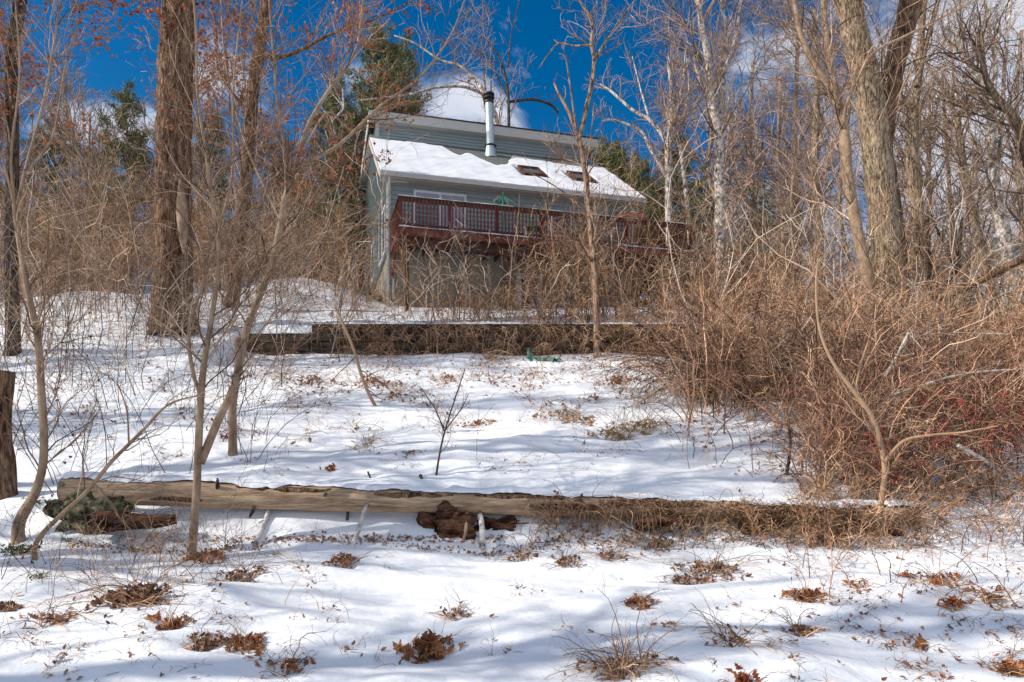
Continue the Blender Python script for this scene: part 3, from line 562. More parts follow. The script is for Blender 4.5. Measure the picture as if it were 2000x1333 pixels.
# ================================================================ TREES
def tree(name,label,trunk,w,D,mats,limbs=(),n=(26,150,600),seed=1,cat='tree',group=None,dtop=0,lv=None,leaf=None,sides=14,amp=.05,rmin=.004,tl=(.25,1),ext=0,up=.25,ground=True,Kt=40,Ll=(.2,.5),wig=.2,twig='twig',ws=.84):
    g=G(seed); N=len(trunk)
    pts=np.array([W(px,row,D+dtop*i/(N-1)) for i,(px,row) in enumerate(trunk)])
    b=pts[0].copy()
    if ground: b=np.array([pts[0][0],pts[0][1],float(terrain(pts[0][0],pts[0][1]))-.08]); 
    P0=[p for p in pts]
    if ground:
        if b[2]<pts[0][2]-.15: P0=[b]+P0
        else: P0[0]=b
    if ext:
        d=nrm(pts[-1]-pts[-2]); P0.append(pts[-1]+d*ext*.5+[g.normal()*.1*ext*.3,0,0]); P0.append(P0[-1]+d*ext*.5+[g.normal()*.1*ext*.3,0,0])
    tp=resample(P0,Kt); ww=np.interp(np.linspace(0,1,Kt),np.linspace(0,1,len(w)),np.array(w)*ws/F*D/2)
    if ext: ww*=np.linspace(1,1,Kt)
    # little flare
    hgt=np.maximum(tp[:,2]-tp[0,2],0) if ground else np.full(Kt,9.); ww=ww*(1+.35*np.exp(-hgt/(ww[0]*1.6+1e-3)))
    o=empty(name,tuple(b),label,cat,group)
    MB().tubes(tp[None],ww[None],sides,cap=True,disp=barkdisp(seed,amp,sides) if amp else None).build('trunk',M[mats[0]],o,smooth=True)
    PP=[resample(tp,16)]; RR=[np.interp(np.linspace(0,1,16),np.linspace(0,1,Kt),ww)]
    for li,(pl_,w0,w1,dD) in enumerate(limbs):
        m_=len(pl_); q=np.array([W(px,row,D+dD*i/(m_-1)+(dtop*.5)) for i,(px,row) in enumerate(pl_)])
        lp=resample(q,24); lw=np.linspace(w0,w1,24)*ws/F*D/2
        MB().tubes(lp[None],lw[None],9,cap=True,disp=barkdisp(seed+li,amp*.7,9) if amp else None).build('limb',M[mats[0]],o,smooth=True)
        PP.append(resample(lp,16)); RR.append(np.interp(np.linspace(0,1,16),np.linspace(0,1,24),lw))
    P=np.stack(PP);R=np.stack(RR)
    rc=.02*D/17
    P1,R1=spawn(P,R,n[0],g,t=tl,L=Ll,ang=(.5,1.15),up=up,K=8,wig=wig,rf=.38,rcap=rc,rmin=rmin)
    P2,R2=spawn(P1,R1,int(n[1]*1.15),g,t=(.1,1),L=(.3,.7),up=up*.6,K=7,wig=wig*1.2,rf=.5,rmin=rmin*.85)
    P3,R3=spawn(P2,R2,int(n[2]*1.3),g,t=(.1,1),L=(.3,.8),up=up*.4,K=5,wig=wig*1.2,rf=.6,rmin=rmin*.65)
    c=MB(); c.tubes(P1,R1,5); c.tubes(P2,R2,4); c.tubes(P3,R3,3); c.build('crown',M[twig],o,smooth=True)
    if leaf:
        nl,sz,thr,lm=leaf; P4=P3.reshape(-1,3); k=g.choice(len(P4),nl*4); q=P4[k]; s=wn(q[:,0]*1.0,q[:,2]*1.0,W2)+.5*wn(q[:,0],q[:,2],W1); q=q[s>thr][:nl]
        lo=MB(); tri_leaves(lo,q+g.normal(size=q.shape)*.03,np.full(len(q),sz),g,.7); lo.build('dead_leaves',M[lm],o)
    return o
# --- big left trunk and its neighbours
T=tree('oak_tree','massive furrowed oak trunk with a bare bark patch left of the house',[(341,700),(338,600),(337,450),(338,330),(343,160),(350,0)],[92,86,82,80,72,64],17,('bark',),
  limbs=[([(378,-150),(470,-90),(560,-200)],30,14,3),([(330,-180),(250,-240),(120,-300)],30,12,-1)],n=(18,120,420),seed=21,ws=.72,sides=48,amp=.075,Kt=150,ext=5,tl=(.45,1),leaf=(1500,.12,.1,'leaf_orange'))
mb=MB(); hp=[W(r,c,16.9)+np.array([.0,-.30-.04*abs(i-1.5),0]) for i,(r,c) in enumerate(((366,360),(367,410),(370,460),(372,505)))]; mb.tubes(resample(hp,14)[None],(np.sin(np.linspace(.15,3.0,14))*.13)[None],12); mb.build('bare_patch',M['bark_sap'],T,smooth=True)
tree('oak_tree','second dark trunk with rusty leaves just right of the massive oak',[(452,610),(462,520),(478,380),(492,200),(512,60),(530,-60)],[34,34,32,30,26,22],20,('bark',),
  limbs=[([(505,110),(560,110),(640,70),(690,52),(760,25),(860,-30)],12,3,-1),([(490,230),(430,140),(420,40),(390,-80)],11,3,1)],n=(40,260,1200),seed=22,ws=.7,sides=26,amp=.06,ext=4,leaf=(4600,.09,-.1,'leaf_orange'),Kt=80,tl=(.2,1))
tree('oak_tree','leafy dark trunk cut by the left edge of the photo',[(25,620),(22,480),(24,300),(22,120),(40,0),(50,-90)],[36,34,32,30,28,24],15,('bark_dark',),n=(36,260,1100),seed=23,ws=.68,sides=22,amp=.06,ext=3,leaf=(2800,.085,.0,'leaf_orange'),Kt=60)
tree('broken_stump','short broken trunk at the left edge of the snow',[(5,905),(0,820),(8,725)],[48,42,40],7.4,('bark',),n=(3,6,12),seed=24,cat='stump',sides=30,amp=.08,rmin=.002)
# --- foreground saplings
tree('sapling','smooth greenish sapling with swollen foot beside the left end of the long log',[(38,1022),(72,955),(86,880),(80,750),(72,650),(52,560),(34,450),(28,400)],[32,27,20,19,17,15,13,12],6.7,('bark_sap',),
  limbs=[([(30,420),(50,330),(85,200),(105,90),(118,0),(130,-90)],9,4,.6),([(30,410),(10,330),(-20,240)],8,3,-.3),([(60,330),(105,260),(130,120),(170,0)],7,3,.8),([(28,400),(22,300),(38,150),(30,0)],7,3,-.5)],n=(60,300,900),seed=31,ws=.72,sides=16,amp=.02,rmin=.0018,tl=(.3,1),leaf=(60,.035,.5,'leaf_dark'))
tree('sapling','tall forked sapling standing in front of the long log',[(372,1085),(383,980),(388,870),(393,770),(400,700),(412,630),(428,500),(412,380),(402,300),(385,180),(383,60),(372,-60)],[23,20,19,18,16,12,11,10,8,7,6,5],6.35,('bark_sap',),
  limbs=[([(392,905),(425,825),(458,755),(466,700),(463,662)],22,19,.5),([(393,775),(375,720),(370,640),(395,560),(430,440),(455,330),(455,180),(470,30),(480,-60)],11,4,.6)],n=(60,320,1000),seed=32,ws=.72,sides=16,amp=.025,rmin=.0018,tl=(.25,1),Ll=(.12,.35))
tree('sapling','pale many-limbed small tree rising beside the forked sapling toward the sky',[(455,790),(470,700),(490,620),(530,520),(548,440),(560,380),(582,320)],[22,20,19,18,18,17,16],8.6,('bark_sap',),
  limbs=[([(575,335),(600,250),(640,180),(690,110),(705,40),(712,-50)],13,4,.8),([(560,375),(556,290),(540,180),(530,60),(520,-60)],10,3,-.5),([(580,325),(660,285),(740,210),(820,150),(880,70),(915,-20)],10,3,.8),([(548,430),(500,330),(470,250),(440,120),(430,-20)],9,3,.3),([(530,520),(620,470),(700,440),(760,445)],6,2,-.6),([(590,300),(640,220),(690,255),(760,215),(830,195)],6,2,1)],
  n=(110,600,2000),seed=33,ws=.72,sides=16,amp=.03,rmin=.0022,tl=(.3,1),leaf=(1100,.045,.0,'leaf_orange'))
tree('sapling','leaning lichen-spotted branch rooted in the snow at lower left',[(70,1062),(110,1015),(170,960),(215,905),(250,870),(285,835),(330,790),(400,770)],[14,12,11,10,9,8,6,4],6.0,('bark_sap',),
  limbs=[([(188,950),(222,990),(232,1010),(258,1040),(262,1075)],8,3,-.1),([(252,868),(247,800),(228,745)],5,3,.2)],n=(22,60,120),seed=34,ws=.72,sides=12,amp=.02,rmin=.0015)
tree('sapling','slim tan sapling with curving side branch in front of the right thicket',[(1702,1105),(1712,1040),(1724,960),(1727,905),(1706,820),(1668,765),(1625,705),(1600,640),(1594,560),(1598,505)],[20,17,15,14,13,12,9,7,6,4],6.6,('bark_orange',),
  limbs=[([(1726,905),(1765,862),(1822,850),(1880,845),(1950,832)],10,4,-.5),([(1669,765),(1680,715),(1695,670)],8,4,.2)],n=(14,30,60),seed=35,ws=.68,sides=14,amp=.02,rmin=.0016)
tree('sapling','thin dark fan-shaped sapling in the middle of the snow',[(850,945),(858,890),(868,845),(885,790),(908,722)],[7,6,5,4,3],7.6,('twig_dark',),
  limbs=[([(868,845),(850,800),(820,755)],4,2,.2),([(870,840),(900,800),(915,770)],4,2,-.2)],n=(16,60,100),seed=36,ws=.7,sides=7,amp=0,rmin=.0016,Kt=12,twig='twig_dark')
tree('dead_sapling','dark crooked stick standing in snow before the right thicket',[(1541,985),(1536,930),(1543,880),(1540,820)],[10,9,7,6],7.7,('bark_dark',),n=(4,8,10),seed=37,sides=9,rmin=.0015,Kt=14)
tree('vine_stem','bent tan vine stem arching down into the snow left of centre',[(655,600),(690,680),(712,750),(745,810),(798,858)],[6,7,8,8,6],11.5,('bark_orange',),n=(6,12,20),seed=38,ground=False,sides=7,amp=0,rmin=.002,Kt=20,cat='vine')
# --- tree in front of the house
tree('birch_tree','crooked multi-forked tree with broken tops standing before the deck',[(1166,700),(1165,600),(1160,520),(1152,430),(1143,340),(1130,268)],[19,18,17,15,16,15],16.4,('bark_tan',),
  limbs=[([(1130,270),(1112,222),(1095,190),(1082,163)],13,6,.2),([(1132,268),(1148,200),(1158,150),(1160,115),(1155,85),(1157,40),(1140,15),(1127,-10)],14,5,.3),([(1160,118),(1178,90),(1192,70),(1215,35),(1245,-5)],9,4,.6),([(1155,88),(1120,90),(1092,85),(1070,108),(1052,135)],6,3,.4),([(1158,160),(1165,115),(1190,100),(1215,82)],5,2,.2),([(1128,268),(1118,200),(1108,130),(1100,90)],7,2,-.2),([(1143,350),(1155,260),(1160,200)],6,2,-.4),([(1152,470),(1190,440),(1250,380),(1330,320),(1400,290)],6,2,-.8),([(1150,430),(1120,390),(1060,350),(1010,330)],5,2,-.8)],
  n=(50,260,700),seed=41,ws=.66,sides=18,amp=.04,Kt=60,rmin=.004,tl=(.3,1))
# --- trees behind the house
def bt(label,trunk,w,D,limbs,n,seed,m='bark_white',tw='twig_purple',name='birch_tree',ext=0,group=None): return tree(name,label,trunk,w,D,(m,),limbs=limbs,n=n,seed=seed,sides=12,amp=.03,rmin=.007*D/30,ext=ext,Kt=30,twig=tw,group=group)
bt('dead tree with long drooping pale limb reaching over the stovepipe',[(1010,420),(985,300),(972,245),(955,200),(938,168)],[14,13,12,11,9],31,[([(938,170),(900,130),(860,118),(810,85),(770,70)],7,3,0),([(945,185),(905,170),(850,172),(800,185),(720,195),(690,200)],7,3,-2),([(940,172),(950,230)],6,5,0)],(16,60,120),51,name='dead_tree')
bt('thin dark twisting tree rising behind the clerestory',[(1000,400),(994,260),(992,180),(978,120),(955,85),(938,70)],[9,8,7,6,4,3],30,[([(992,190),(960,130),(930,95)],4,2,0),([(990,200),(1040,195),(1075,205),(1090,220)],7,5,1),([(992,130),(1000,60),(1020,-20)],4,2,1)],(20,80,200),52,m='bark_dark',name='dead_tree')
bt('pale forked birch just right of the lower roof with a limb leaning left',[(1308,600),(1306,430),(1305,300),(1308,260),(1312,200),(1305,110)],[17,16,15,12,9,5],24,[([(1306,285),(1275,240),(1235,215),(1195,180),(1172,165)],10,4,.5),([(1305,350),(1270,290),(1250,255),(1200,235),(1175,237)],9,3,.3),([(1270,240),(1250,170),(1235,110)],5,2,.5),([(1307,260),(1330,180),(1340,90)],6,2,.4)],(50,300,900),53)
bt('slim whitish birch leaning left beyond the deck end',[(1360,600),(1345,440),(1335,330),(1322,262),(1300,210)],[11,11,10,9,5],25,[([(1325,270),(1345,180),(1340,100)],6,2,.3)],(30,160,400),54)
bt('tall white twin-stemmed birch above the right end of the deck',[(1412,640),(1408,480),(1405,330),(1402,250),(1388,190),(1382,110),(1368,40),(1362,-30)],[24,22,21,18,14,11,10,9],25,[([(1403,250),(1412,170),(1418,90),(1412,30),(1415,-40)],14,7,.4),([(1386,185),(1370,165),(1358,130),(1355,105)],7,3,.2),([(1384,125),(1368,100),(1342,82)],5,3,.2),([(1412,140),(1432,90),(1445,20),(1450,-40)],8,4,.4),([(1410,230),(1440,180),(1490,130),(1540,60),(1560,-20)],8,4,.8)],(70,420,1300),55,ext=2)
# --- right trunks
tree('maple_tree','widest light trunk of the right-hand cluster',[(1748,680),(1738,560),(1728,440),(1712,300),(1696,180),(1672,80),(1650,-20)],[70,62,60,60,54,52,48],17,('bark_grey',),n=(24,160,600),seed=61,sides=40,amp=.05,Kt=110,ext=4,tl=(.3,1))
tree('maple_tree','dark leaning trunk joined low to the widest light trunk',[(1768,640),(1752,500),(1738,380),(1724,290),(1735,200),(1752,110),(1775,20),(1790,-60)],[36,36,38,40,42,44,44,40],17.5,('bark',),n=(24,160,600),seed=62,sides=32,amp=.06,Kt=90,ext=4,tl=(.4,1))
tree('maple_tree','slender curving trunk crossing left of the widest trunk',[(1712,665),(1698,560),(1672,440),(1655,340),(1648,250),(1632,190),(1592,130),(1565,70),(1550,0),(1545,-60)],[26,25,25,24,24,20,16,12,11,10],14.5,('bark_sap',),
  limbs=[([(1648,250),(1655,200),(1700,110),(1770,70),(1850,30),(1920,-5)],9,3,-1),([(1650,300),(1640,220),(1625,140),(1612,60),(1608,-40)],17,13,1)],n=(50,300,1000),seed=63,sides=18,amp=.04,Kt=70)
tree('maple_tree','forked brown trunk right of the widest trunk',[(1842,690),(1822,580),(1800,480),(1788,380),(1782,300),(1784,225)],[30,30,29,28,28,24],19,('bark_grey',),
  limbs=[([(1784,228),(1795,140),(1800,60),(1808,-30)],17,12,.4),([(1782,230),(1772,200),(1752,175)],9,4,-.2),([(1790,170),(1808,90),(1830,10),(1835,-40)],12,8,.6)],n=(40,260,900),seed=64,sides=22,amp=.05,Kt=60)
tree('maple_tree','thin grey trunk forking below mid sky on the right',[(1962,700),(1940,590),(1915,480),(1888,360),(1876,280),(1870,232)],[18,18,17,16,15,13],22,('bark_grey',),
  limbs=[([(1870,235),(1850,185),(1825,150),(1805,110)],9,3,0),([(1872,232),(1890,190),(1910,172)],8,4,.3),([(1862,210),(1860,120),(1850,20)],6,3,.3)],n=(44,280,900),seed=65,sides=14,amp=.03)
tree('birch_tree','bright pale trunk near the right edge leaning left at its top',[(1992,700),(1982,580),(1962,460),(1943,370),(1935,280),(1935,205),(1905,140),(1878,100),(1868,60)],[28,28,27,25,22,19,13,9,6],19,('bark_white',),
  limbs=[([(1936,210),(1945,130),(1932,60),(1920,-20)],10,6,.2),([(1945,370),(1952,290),(1958,200),(1965,100),(1975,-10)],12,7,.8)],n=(50,300,1100),seed=66,sides=20,amp=.03,Kt=60)
tree('maple_tree','dim leaning trunk at the far right edge of the sky',[(2040,640),(2030,480),(2005,300),(1980,230),(1950,195),(1925,150),(1915,60)],[30,28,24,20,15,12,9],18,('bark_grey',),n=(44,300,1000),seed=67,sides=16,amp=.04)
for i,(tr,w,D,lb_) in enumerate((([(1565,640),(1560,450),(1552,300),(1556,150),(1560,20)],[13,12,11,9,7],26,'narrow straight trunk left of the right-hand cluster'),
   ([(1606,660),(1600,470),(1592,330),(1596,180),(1590,20)],[22,20,18,14,10],22,'brown vine-wrapped trunk just left of the slender curving one'),
   ([(1532,640),(1530,480),(1520,300),(1525,150)],[10,9,8,6],28,'thin pinkish stem among the brush right of the deck'),
   ([(1690,650),(1655,500),(1640,380),(1660,200),(1668,40)],[10,9,8,7,5],20,'thin stem leaning against the slender curving trunk'),
   ([(1480,620),(1478,450),(1465,300),(1470,120)],[14,12,10,7],30,'straight bare trunk between the twin birch and the right-hand cluster'),
   ([(1552,600),(1550,500),(1545,420),(1549,340)],[8,7,6,5],17,'bright thin sapling stem before the right pines'),
   ([(1905,700),(1880,560),(1860,430),(1850,300),(1840,150)],[12,11,10,8,5],26,'thin back trunk between the forked brown and grey forking trunks'),
   ([(2010,690),(2000,500),(1990,350),(1985,200),(1995,60)],[14,12,11,9,7],24,'thin straight trunk beside the pale trunk at right edge'))):
    bt(lb_,tr,w,D,[],(30,200,700),70+i,m='bark_grey' if i%2 else 'bark_sap',name='bare_tree')
tree('dead_tree','dark leaning snag with a forked top among the right trunks',[(1832,700),(1830,620),(1822,595),(1850,560),(1868,530),(1872,480),(1880,428)],[18,20,20,16,14,10,6],15,('bark_dark',),
   limbs=[([(1830,600),(1812,520),(1808,425)],18,15,.2),([(1880,428),(1905,400),(1935,360),(1950,340)],5,2,0),([(1868,530),(1840,470),(1818,420)],6,3,0)],n=(20,80,160),seed=81,sides=14,amp=.06)
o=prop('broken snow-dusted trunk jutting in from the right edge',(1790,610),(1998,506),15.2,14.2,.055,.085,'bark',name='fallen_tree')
tag(prop('pale bare broken stick rising out of the right thicket',(1728,735),(1776,650),8.2,8.0,.016,.022,'bark_white',name='broken_branch'),None,'branch')
for i,(a,b,lb_,w0,w1) in enumerate((((1735,775),(2010,720),'long pale bowed branch slanting up across the right thicket',.016,.008),((1870,870),(2000,955),'pale broken branch sloping down at the right edge',.022,.018),((1795,975),(1930,895),'snow-covered branch lying in the right thicket',.03,.022),((1690,985),(1890,978),'flat grey branch lying over the right end of the log',.02,.016),((1452,1095),(1690,990),'grey snow-edged branch lying on the bank at right',.014,.03),((1340,640),(1520,655),'long dead limb resting on the brush right of the timber wall',.05,.03))):
    D=(7.6,7.2,7.6,7.0,6.5,15.5)[i]; prop(lb_,a,b,D,D+.2,w0,w1,'bark_white' if i<2 else 'bark_grey',name='fallen_branch',mid=(0,0,.08 if i==0 else .03))

# ================================================================ BACKGROUND WOODS (each tree a thing, sharing meshes)
def bg_proto(seed,h,kind):
    g=G(seed)
    if kind=='bare':
        K=14; t=np.linspace(0,1,K); P=np.stack([np.cumsum(g.normal(size=K)*.018*h),np.cumsum(g.normal(size=K)*.018*h),t*h],1); P-=P[0]; R=(h*.011)*(1-.8*t)+.02
        tr=MB().tubes(P[None],R[None],7)
        P1,R1=spawn(P[None],R[None],26,g,t=(.25,1),L=(.2,.45),ang=(.35,.9),up=.3,K=8,wig=.16,rf=.5,rmin=.014,rcap=.06)
        P2,R2=spawn(P1,R1,170,g,t=(.15,1),L=(.3,.65),up=.25,K=6,wig=.2,rf=.6,rmin=.010)
        P3,R3=spawn(P2,R2,900,g,t=(.1,1),L=(.35,.8),up=.2,K=4,wig=.22,rf=.6,rmin=.007)
        P4,R4=spawn(P3,R3,1100,g,t=(.1,1),L=(.4,.9),up=.2,K=3,wig=.22,rf=.8,rmin=.006)
        tr.tubes(P1,R1,5); cr=MB().tubes(P2,R2,3).tubes(P3,R3,3).tubes(P4,R4,3)
        return tr,cr
    K=10; t=np.linspace(0,1,K); P=np.stack([np.cumsum(g.normal(size=K)*.008*h),np.cumsum(g.normal(size=K)*.008*h),t*h],1); P-=P[0]; R=(h*.013)*(1-.9*t)+.015
    tr=MB().tubes(P[None],R[None],8)
    nb=130; zz=g.uniform(.18,.99,nb); az=g.uniform(0,6.28,nb); Lb=h*.26*(1-zz)**.75*g.uniform(.5,1.2,nb)+.35
    pos=np.stack([np.interp(zz,t,P[:,0]),np.interp(zz,t,P[:,1]),zz*h],1); d=np.stack([np.cos(az),np.sin(az),g.uniform(-.05,.35,nb)+.3*zz],1)
    P1,R1=walk(pos,d,Lb,np.full(nb,.035),g,7,.08,.03,.3,.008)
    P2,R2=spawn(P1,R1,900,g,t=(.25,1),L=(.2,.5),ang=(.4,.9),up=.1,K=4,wig=.12,rf=.5,rmin=.006)
    tr.tubes(P1,R1,4); tr.tubes(P2,R2,3)
    # needles : thin tufts along outer twigs
    A=np.concatenate([P2.reshape(-1,3),P1[:,3:].reshape(-1,3)]); k=g.choice(len(A),17000); q=A[k]+g.normal(size=(17000,3))*.10
    dr=nrm(g.normal(size=(17000,3))+[0,0,.7]); sd=nrm(np.cross(dr,g.normal(size=(17000,3)))); L=g.uniform(.16,.38,17000)[:,None]
    V=np.stack([q-sd*.026,q+sd*.026,q+dr*L+sd*.004],1); cr=MB(); cr.add(V,t=np.arange(51000).reshape(-1,3)); 
    return tr,cr
PROTO={}
def place(kind,var,px,D,h,label,group,sc=1,name=None,zoff=0):
    key=(kind,var); x=(px-HX)/F*D; z=float(terrain(x,D))-.15+zoff; g=G(int(px*7+D*13)%99991)
    nm=name or ('pine_tree' if kind=='pine' else 'bare_tree')
    o=bpy.data.objects.new(nm,None); C.objects.link(o); o.location=(x,D,z); o.rotation_euler=(g.normal()*.03,g.normal()*.03,g.uniform(0,6.28)); s=h/12.; o.scale=(s*g.uniform(.85,1.15),)*2+(s,); tag(o,label,'tree',group)
    if key not in PROTO:
        tr,cr=bg_proto(1000+var*17+(500 if kind=='pine' else 0),12.,kind)
        a=tr.build('trunk',M[('bark_grey','bark_sap','bark_white','bark_dark','bark_sap')[var%5] if kind=='bare' else 'bark_dark'],o,smooth=True,local=True); b=cr.build('crown',M['twig_purple' if kind=='bare' else 'needle'],o,local=True,smooth=False)
        PROTO[key]=(a,b)
    else:
        for c in PROTO[key]: d=c.copy(); C.objects.link(d); d.parent=o
    return o
pines=[(705,33,14.2,0,'tall green pine rising behind the left end of the house roof'),(780,36,14.6,1,'dense pine crown above the clerestory left of the stovepipe'),(640,38,13,2,'shaggy pine left of the house behind the oak leaves'),(1215,40,10.2,1,'rounded pine top just past the right end of the roof'),(1170,44,12,2,'small dark pine peeping behind the clerestory end'),(1352,42,13,0,'olive pine behind the twin-stemmed birch'),(1292,46,10.5,2,'low pine behind the pale forked birch'),(1470,40,10.5,1,'bushy pine between the birches and right-hand trunks'),(1540,42,9.5,0,'low dark pine in the right background'),(250,36,11.6,1,'broad olive pine behind the brush left of the massive oak'),(120,40,12,2,'pine low behind the brush at far left'),(180,44,11,0,'hazy pine between the two far left pines'),(420,40,12,0,'pine hidden behind rusty leaves right of the massive oak'),(560,42,11,1,'pine low behind the small tree left of the house'),(1960,46,8,2,'pine low behind the right edge trunks')]
pines+=[(850,44,13.2,0,'pine just right of the clerestory pine, behind the stovepipe cloud'),(1245,36,8.6,2,'young bright pine touching the right end of the lower roof'),(1390,38,9.5,1,'wide low pine behind the deck end')]
for px,D,h,v,lb_ in pines: place('pine',v,px,D,h,lb_,None)
g=G(77); k=0
for i in range(30):
    px=g.uniform(-150,700); D=g.uniform(26,52); place('bare',i%4,px,D,g.uniform(7,12),'bare background tree in the woods left of the house','bare trees in the woods left of the house')
for i in range(16):
    px=g.uniform(830,1330); D=g.uniform(36,50); place('bare',i%4,px,D,g.uniform(8,11),'bare tree crown showing behind the house roof','bare trees behind the house')
for i in range(17):
    px=g.uniform(1330,2150); D=g.uniform(24,52); place('bare',i%5,px,D,g.uniform(9,15),'bare background tree in the woods right of the house','bare trees in the woods right of the house')
# ================================================================ BRUSH
def canes(px0,px1,D0,D1,n,g,L,r,lean=.6,droop=-.10,K=8,wig=.13,dens=None):
    px=g.uniform(px0,px1,n); D=np.sqrt(g.uniform(D0**2,D1**2,n)); x=(px-HX)/F*D
    if dens is not None: k=dens(px,D)>g.uniform(0,1,n); px,D,x=px[k],D[k],x[k]; n=len(x)
    pos=np.stack([x,D,terrain(x,D)-.03],1); a=g.uniform(0,6.28,n); le=g.uniform(0,lean,n); d=np.stack([np.cos(a)*le,np.sin(a)*le*.7,np.ones(n)],1)
    Ln=g.uniform(*L,n); return walk(pos,d,Ln,np.full(n,r)*g.uniform(.5,1.4,n),g,K,wig,droop,.35,r*.35)
def thicket(name,label,regions,m,seed,k1=5,k2=14,rmin=.0025,leaf=None,berry=0,cat='brush',w2=.25,droop2=0.0):
    g=G(seed); mb=MB(); tips=[]
    for rg in regions:
        P,R=canes(*rg[:5],g,*rg[5:7],**(rg[7] if len(rg)>7 else {}))
        mb.tubes(P,R,4); N=len(P)
        P2,R2=spawn(P,R,N*k1,g,t=(.2,1),L=(.2,.55),ang=(.4,1.2),up=.1,upk=droop2,K=6,wig=w2,rf=.6,rmin=rmin); mb.tubes(P2,R2,3)
        P3,R3=spawn(P2,R2,N*k2,g,t=(.1,1),L=(.3,.8),ang=(.4,1.3),up=.05,upk=droop2,K=5,wig=w2,rf=.7,rmin=rmin*.8); mb.tubes(P3,R3,3); tips.append(P3.reshape(-1,3)); tips.append(P2[:,3:].reshape(-1,3))
    o=tag(mb.build(name,M[m]),label,cat,kind='stuff')
    T=np.concatenate(tips)
    if leaf:
        nl,sz,lm=leaf; q=T[g.choice(len(T),nl)]; l=MB(); tri_leaves(l,q,np.full(nl,sz),g,.7); tag(l.build('dead_leaves',M[lm],o),kind='stuff')
    if berry:
        s=wn(T[:,0]*1.2,T[:,2]*1.5,W2); fx=T[:,0]/T[:,1]*F+HX; Q=T[(s>.3-.7*S((fx-1760)/120))&(fx>1700)&(T[:,1]<8.9)&(T[:,2]>-.25)&(T[:,2]<.75)]; cc_=Q[g.choice(len(Q),berry//9)]; q=np.repeat(cc_,9,axis=0)+g.normal(size=(berry//9*9,3))*.035; berry=len(q); q=q+g.normal(size=(berry,3))*.015; oc=np.array([(1,0,0),(-1,0,0),(0,1,0),(0,-1,0),(0,0,1),(0,0,-1)])*.014
        V=(q[:,None,:]+oc[None]*g.uniform(.7,1.2,(berry,1,1))).reshape(-1,3); f=np.array([(0,2,4),(2,1,4),(1,3,4),(3,0,4),(2,0,5),(1,2,5),(3,1,5),(0,3,5)]); b=MB(); b.add(V,t=(np.arange(berry)[:,None,None]*6+f[None]).reshape(-1,3)); tag(b.build('berries',M['berry'],o,smooth=True),kind='stuff')
    return o
thicket('brush_thicket','tangled grey-brown brush filling the rise left of the house',[(-150,420,17.5,30,620,(1.8,4.4),.011,{}),(420,720,21,31,260,(1.8,4.0),.011,{})],'brush',101,k2=16,rmin=.004)
thicket('brush_thicket','open thin brush standing in snow around the massive oak',[(-120,560,11,18,120,(1.2,3.2),.008,{})],'twig',102,k2=14,rmin=.003)
thicket('brush_thicket','dense tan vines and brush climbing under and over the deck',[(980,1400,17.5,20.3,120,(1.0,2.5),.010,dict(droop=-.16,lean=.7)),(790,1000,17.5,20.5,16,(1.2,3.6),.012,dict(droop=-.10,lean=.35)),(860,1400,17.4,18.6,120,(.5,1.3),.008,dict(droop=-.2,lean=.9)),(1060,1300,17.6,19.3,34,(2.8,4.6),.011,dict(droop=-.08,lean=.25))],'brush',103,k1=5,k2=15,rmin=.005,droop2=-.05,leaf=(500,.06,'leaf'))
thicket('brush_thicket','big tan brush mound beside the right end of the timber wall',[(1320,2150,13.5,19,420,(1.2,2.8),.010,dict(droop=-.17,lean=.8)),(1330,1720,10.2,14.5,260,(1.0,2.0),.009,dict(droop=-.28,lean=1.0)),(1650,2200,10,14,240,(1.2,2.3),.009,dict(droop=-.2,lean=.8))],'brush',104,k1=7,k2=24,rmin=.0035,droop2=-.06,leaf=(900,.06,'leaf'))
thicket('dead_bramble','dark tangled bramble heap right of the snow slope',[(1340,1620,11.2,13.6,190,(1.0,2.1),.009,dict(droop=-.3,lean=1.1)),(1600,2100,9.5,12,150,(.9,1.8),.008,dict(droop=-.25,lean=1.0))],'twig_dark',117,k1=6,k2=16,rmin=.0035,droop2=-.08,leaf=(500,.06,'leaf_dark'))
thicket('brush_thicket','tall thin brush among the right-hand trunks',[(1340,2150,19,33,230,(1.6,3.6),.012,{})],'twig',105,k2=16,rmin=.005)
thicket('berry_thicket','reddish tangled berry brush at the right edge',[(1640,2200,7.4,11,470,(.9,1.9),.007,dict(droop=-.2,lean=.9)),(1560,1800,6.9,8.6,130,(.6,1.3),.006,dict(droop=-.2,lean=.8))],'brush_red',106,k1=6,k2=24,rmin=.0026,droop2=-.04,berry=1300,leaf=(500,.045,'leaf'))
thicket('vine_tangle','hanging dry vines draped over the dark timber wall',[(640,1440,16.2,16.85,110,(.5,1.2),.006,dict(droop=-.25,lean=.9)),(640,1440,17.1,17.5,170,(.5,1.4),.006,dict(droop=-.3,lean=1.2))],'brush',107,k1=5,k2=16,rmin=.003,droop2=-.1)
thicket('twig_litter','low dead stems scattered over the upper snow before the timber wall',[(440,1400,13.2,16.8,330,(.2,.8),.004,dict(droop=-.35,lean=1.5)),(380,1350,8,13,60,(.2,.7),.003,dict(droop=-.3,lean=1.4))],'brush',108,k1=4,k2=8,rmin=.002)
thicket('bramble','thin dark looping brambles over the snow at left',[(-60,520,7.2,11,60,(.9,2.2),.005,dict(droop=-.12,lean=.8)),(-60,460,5.2,7.0,26,(.3,1.0),.003,dict(droop=-.2,lean=1.0))],'twig_dark',109,k1=5,k2=10,rmin=.0016)
thicket('bramble','thin stems in the snow before the right thicket',[(1330,1680,7.6,12,80,(.4,1.2),.004,dict(droop=-.2,lean=1.0)),(1550,2100,4.6,7.2,70,(.2,.9),.003,dict(droop=-.2,lean=1.0))],'brush_red',110,k1=4,k2=9,rmin=.0015)
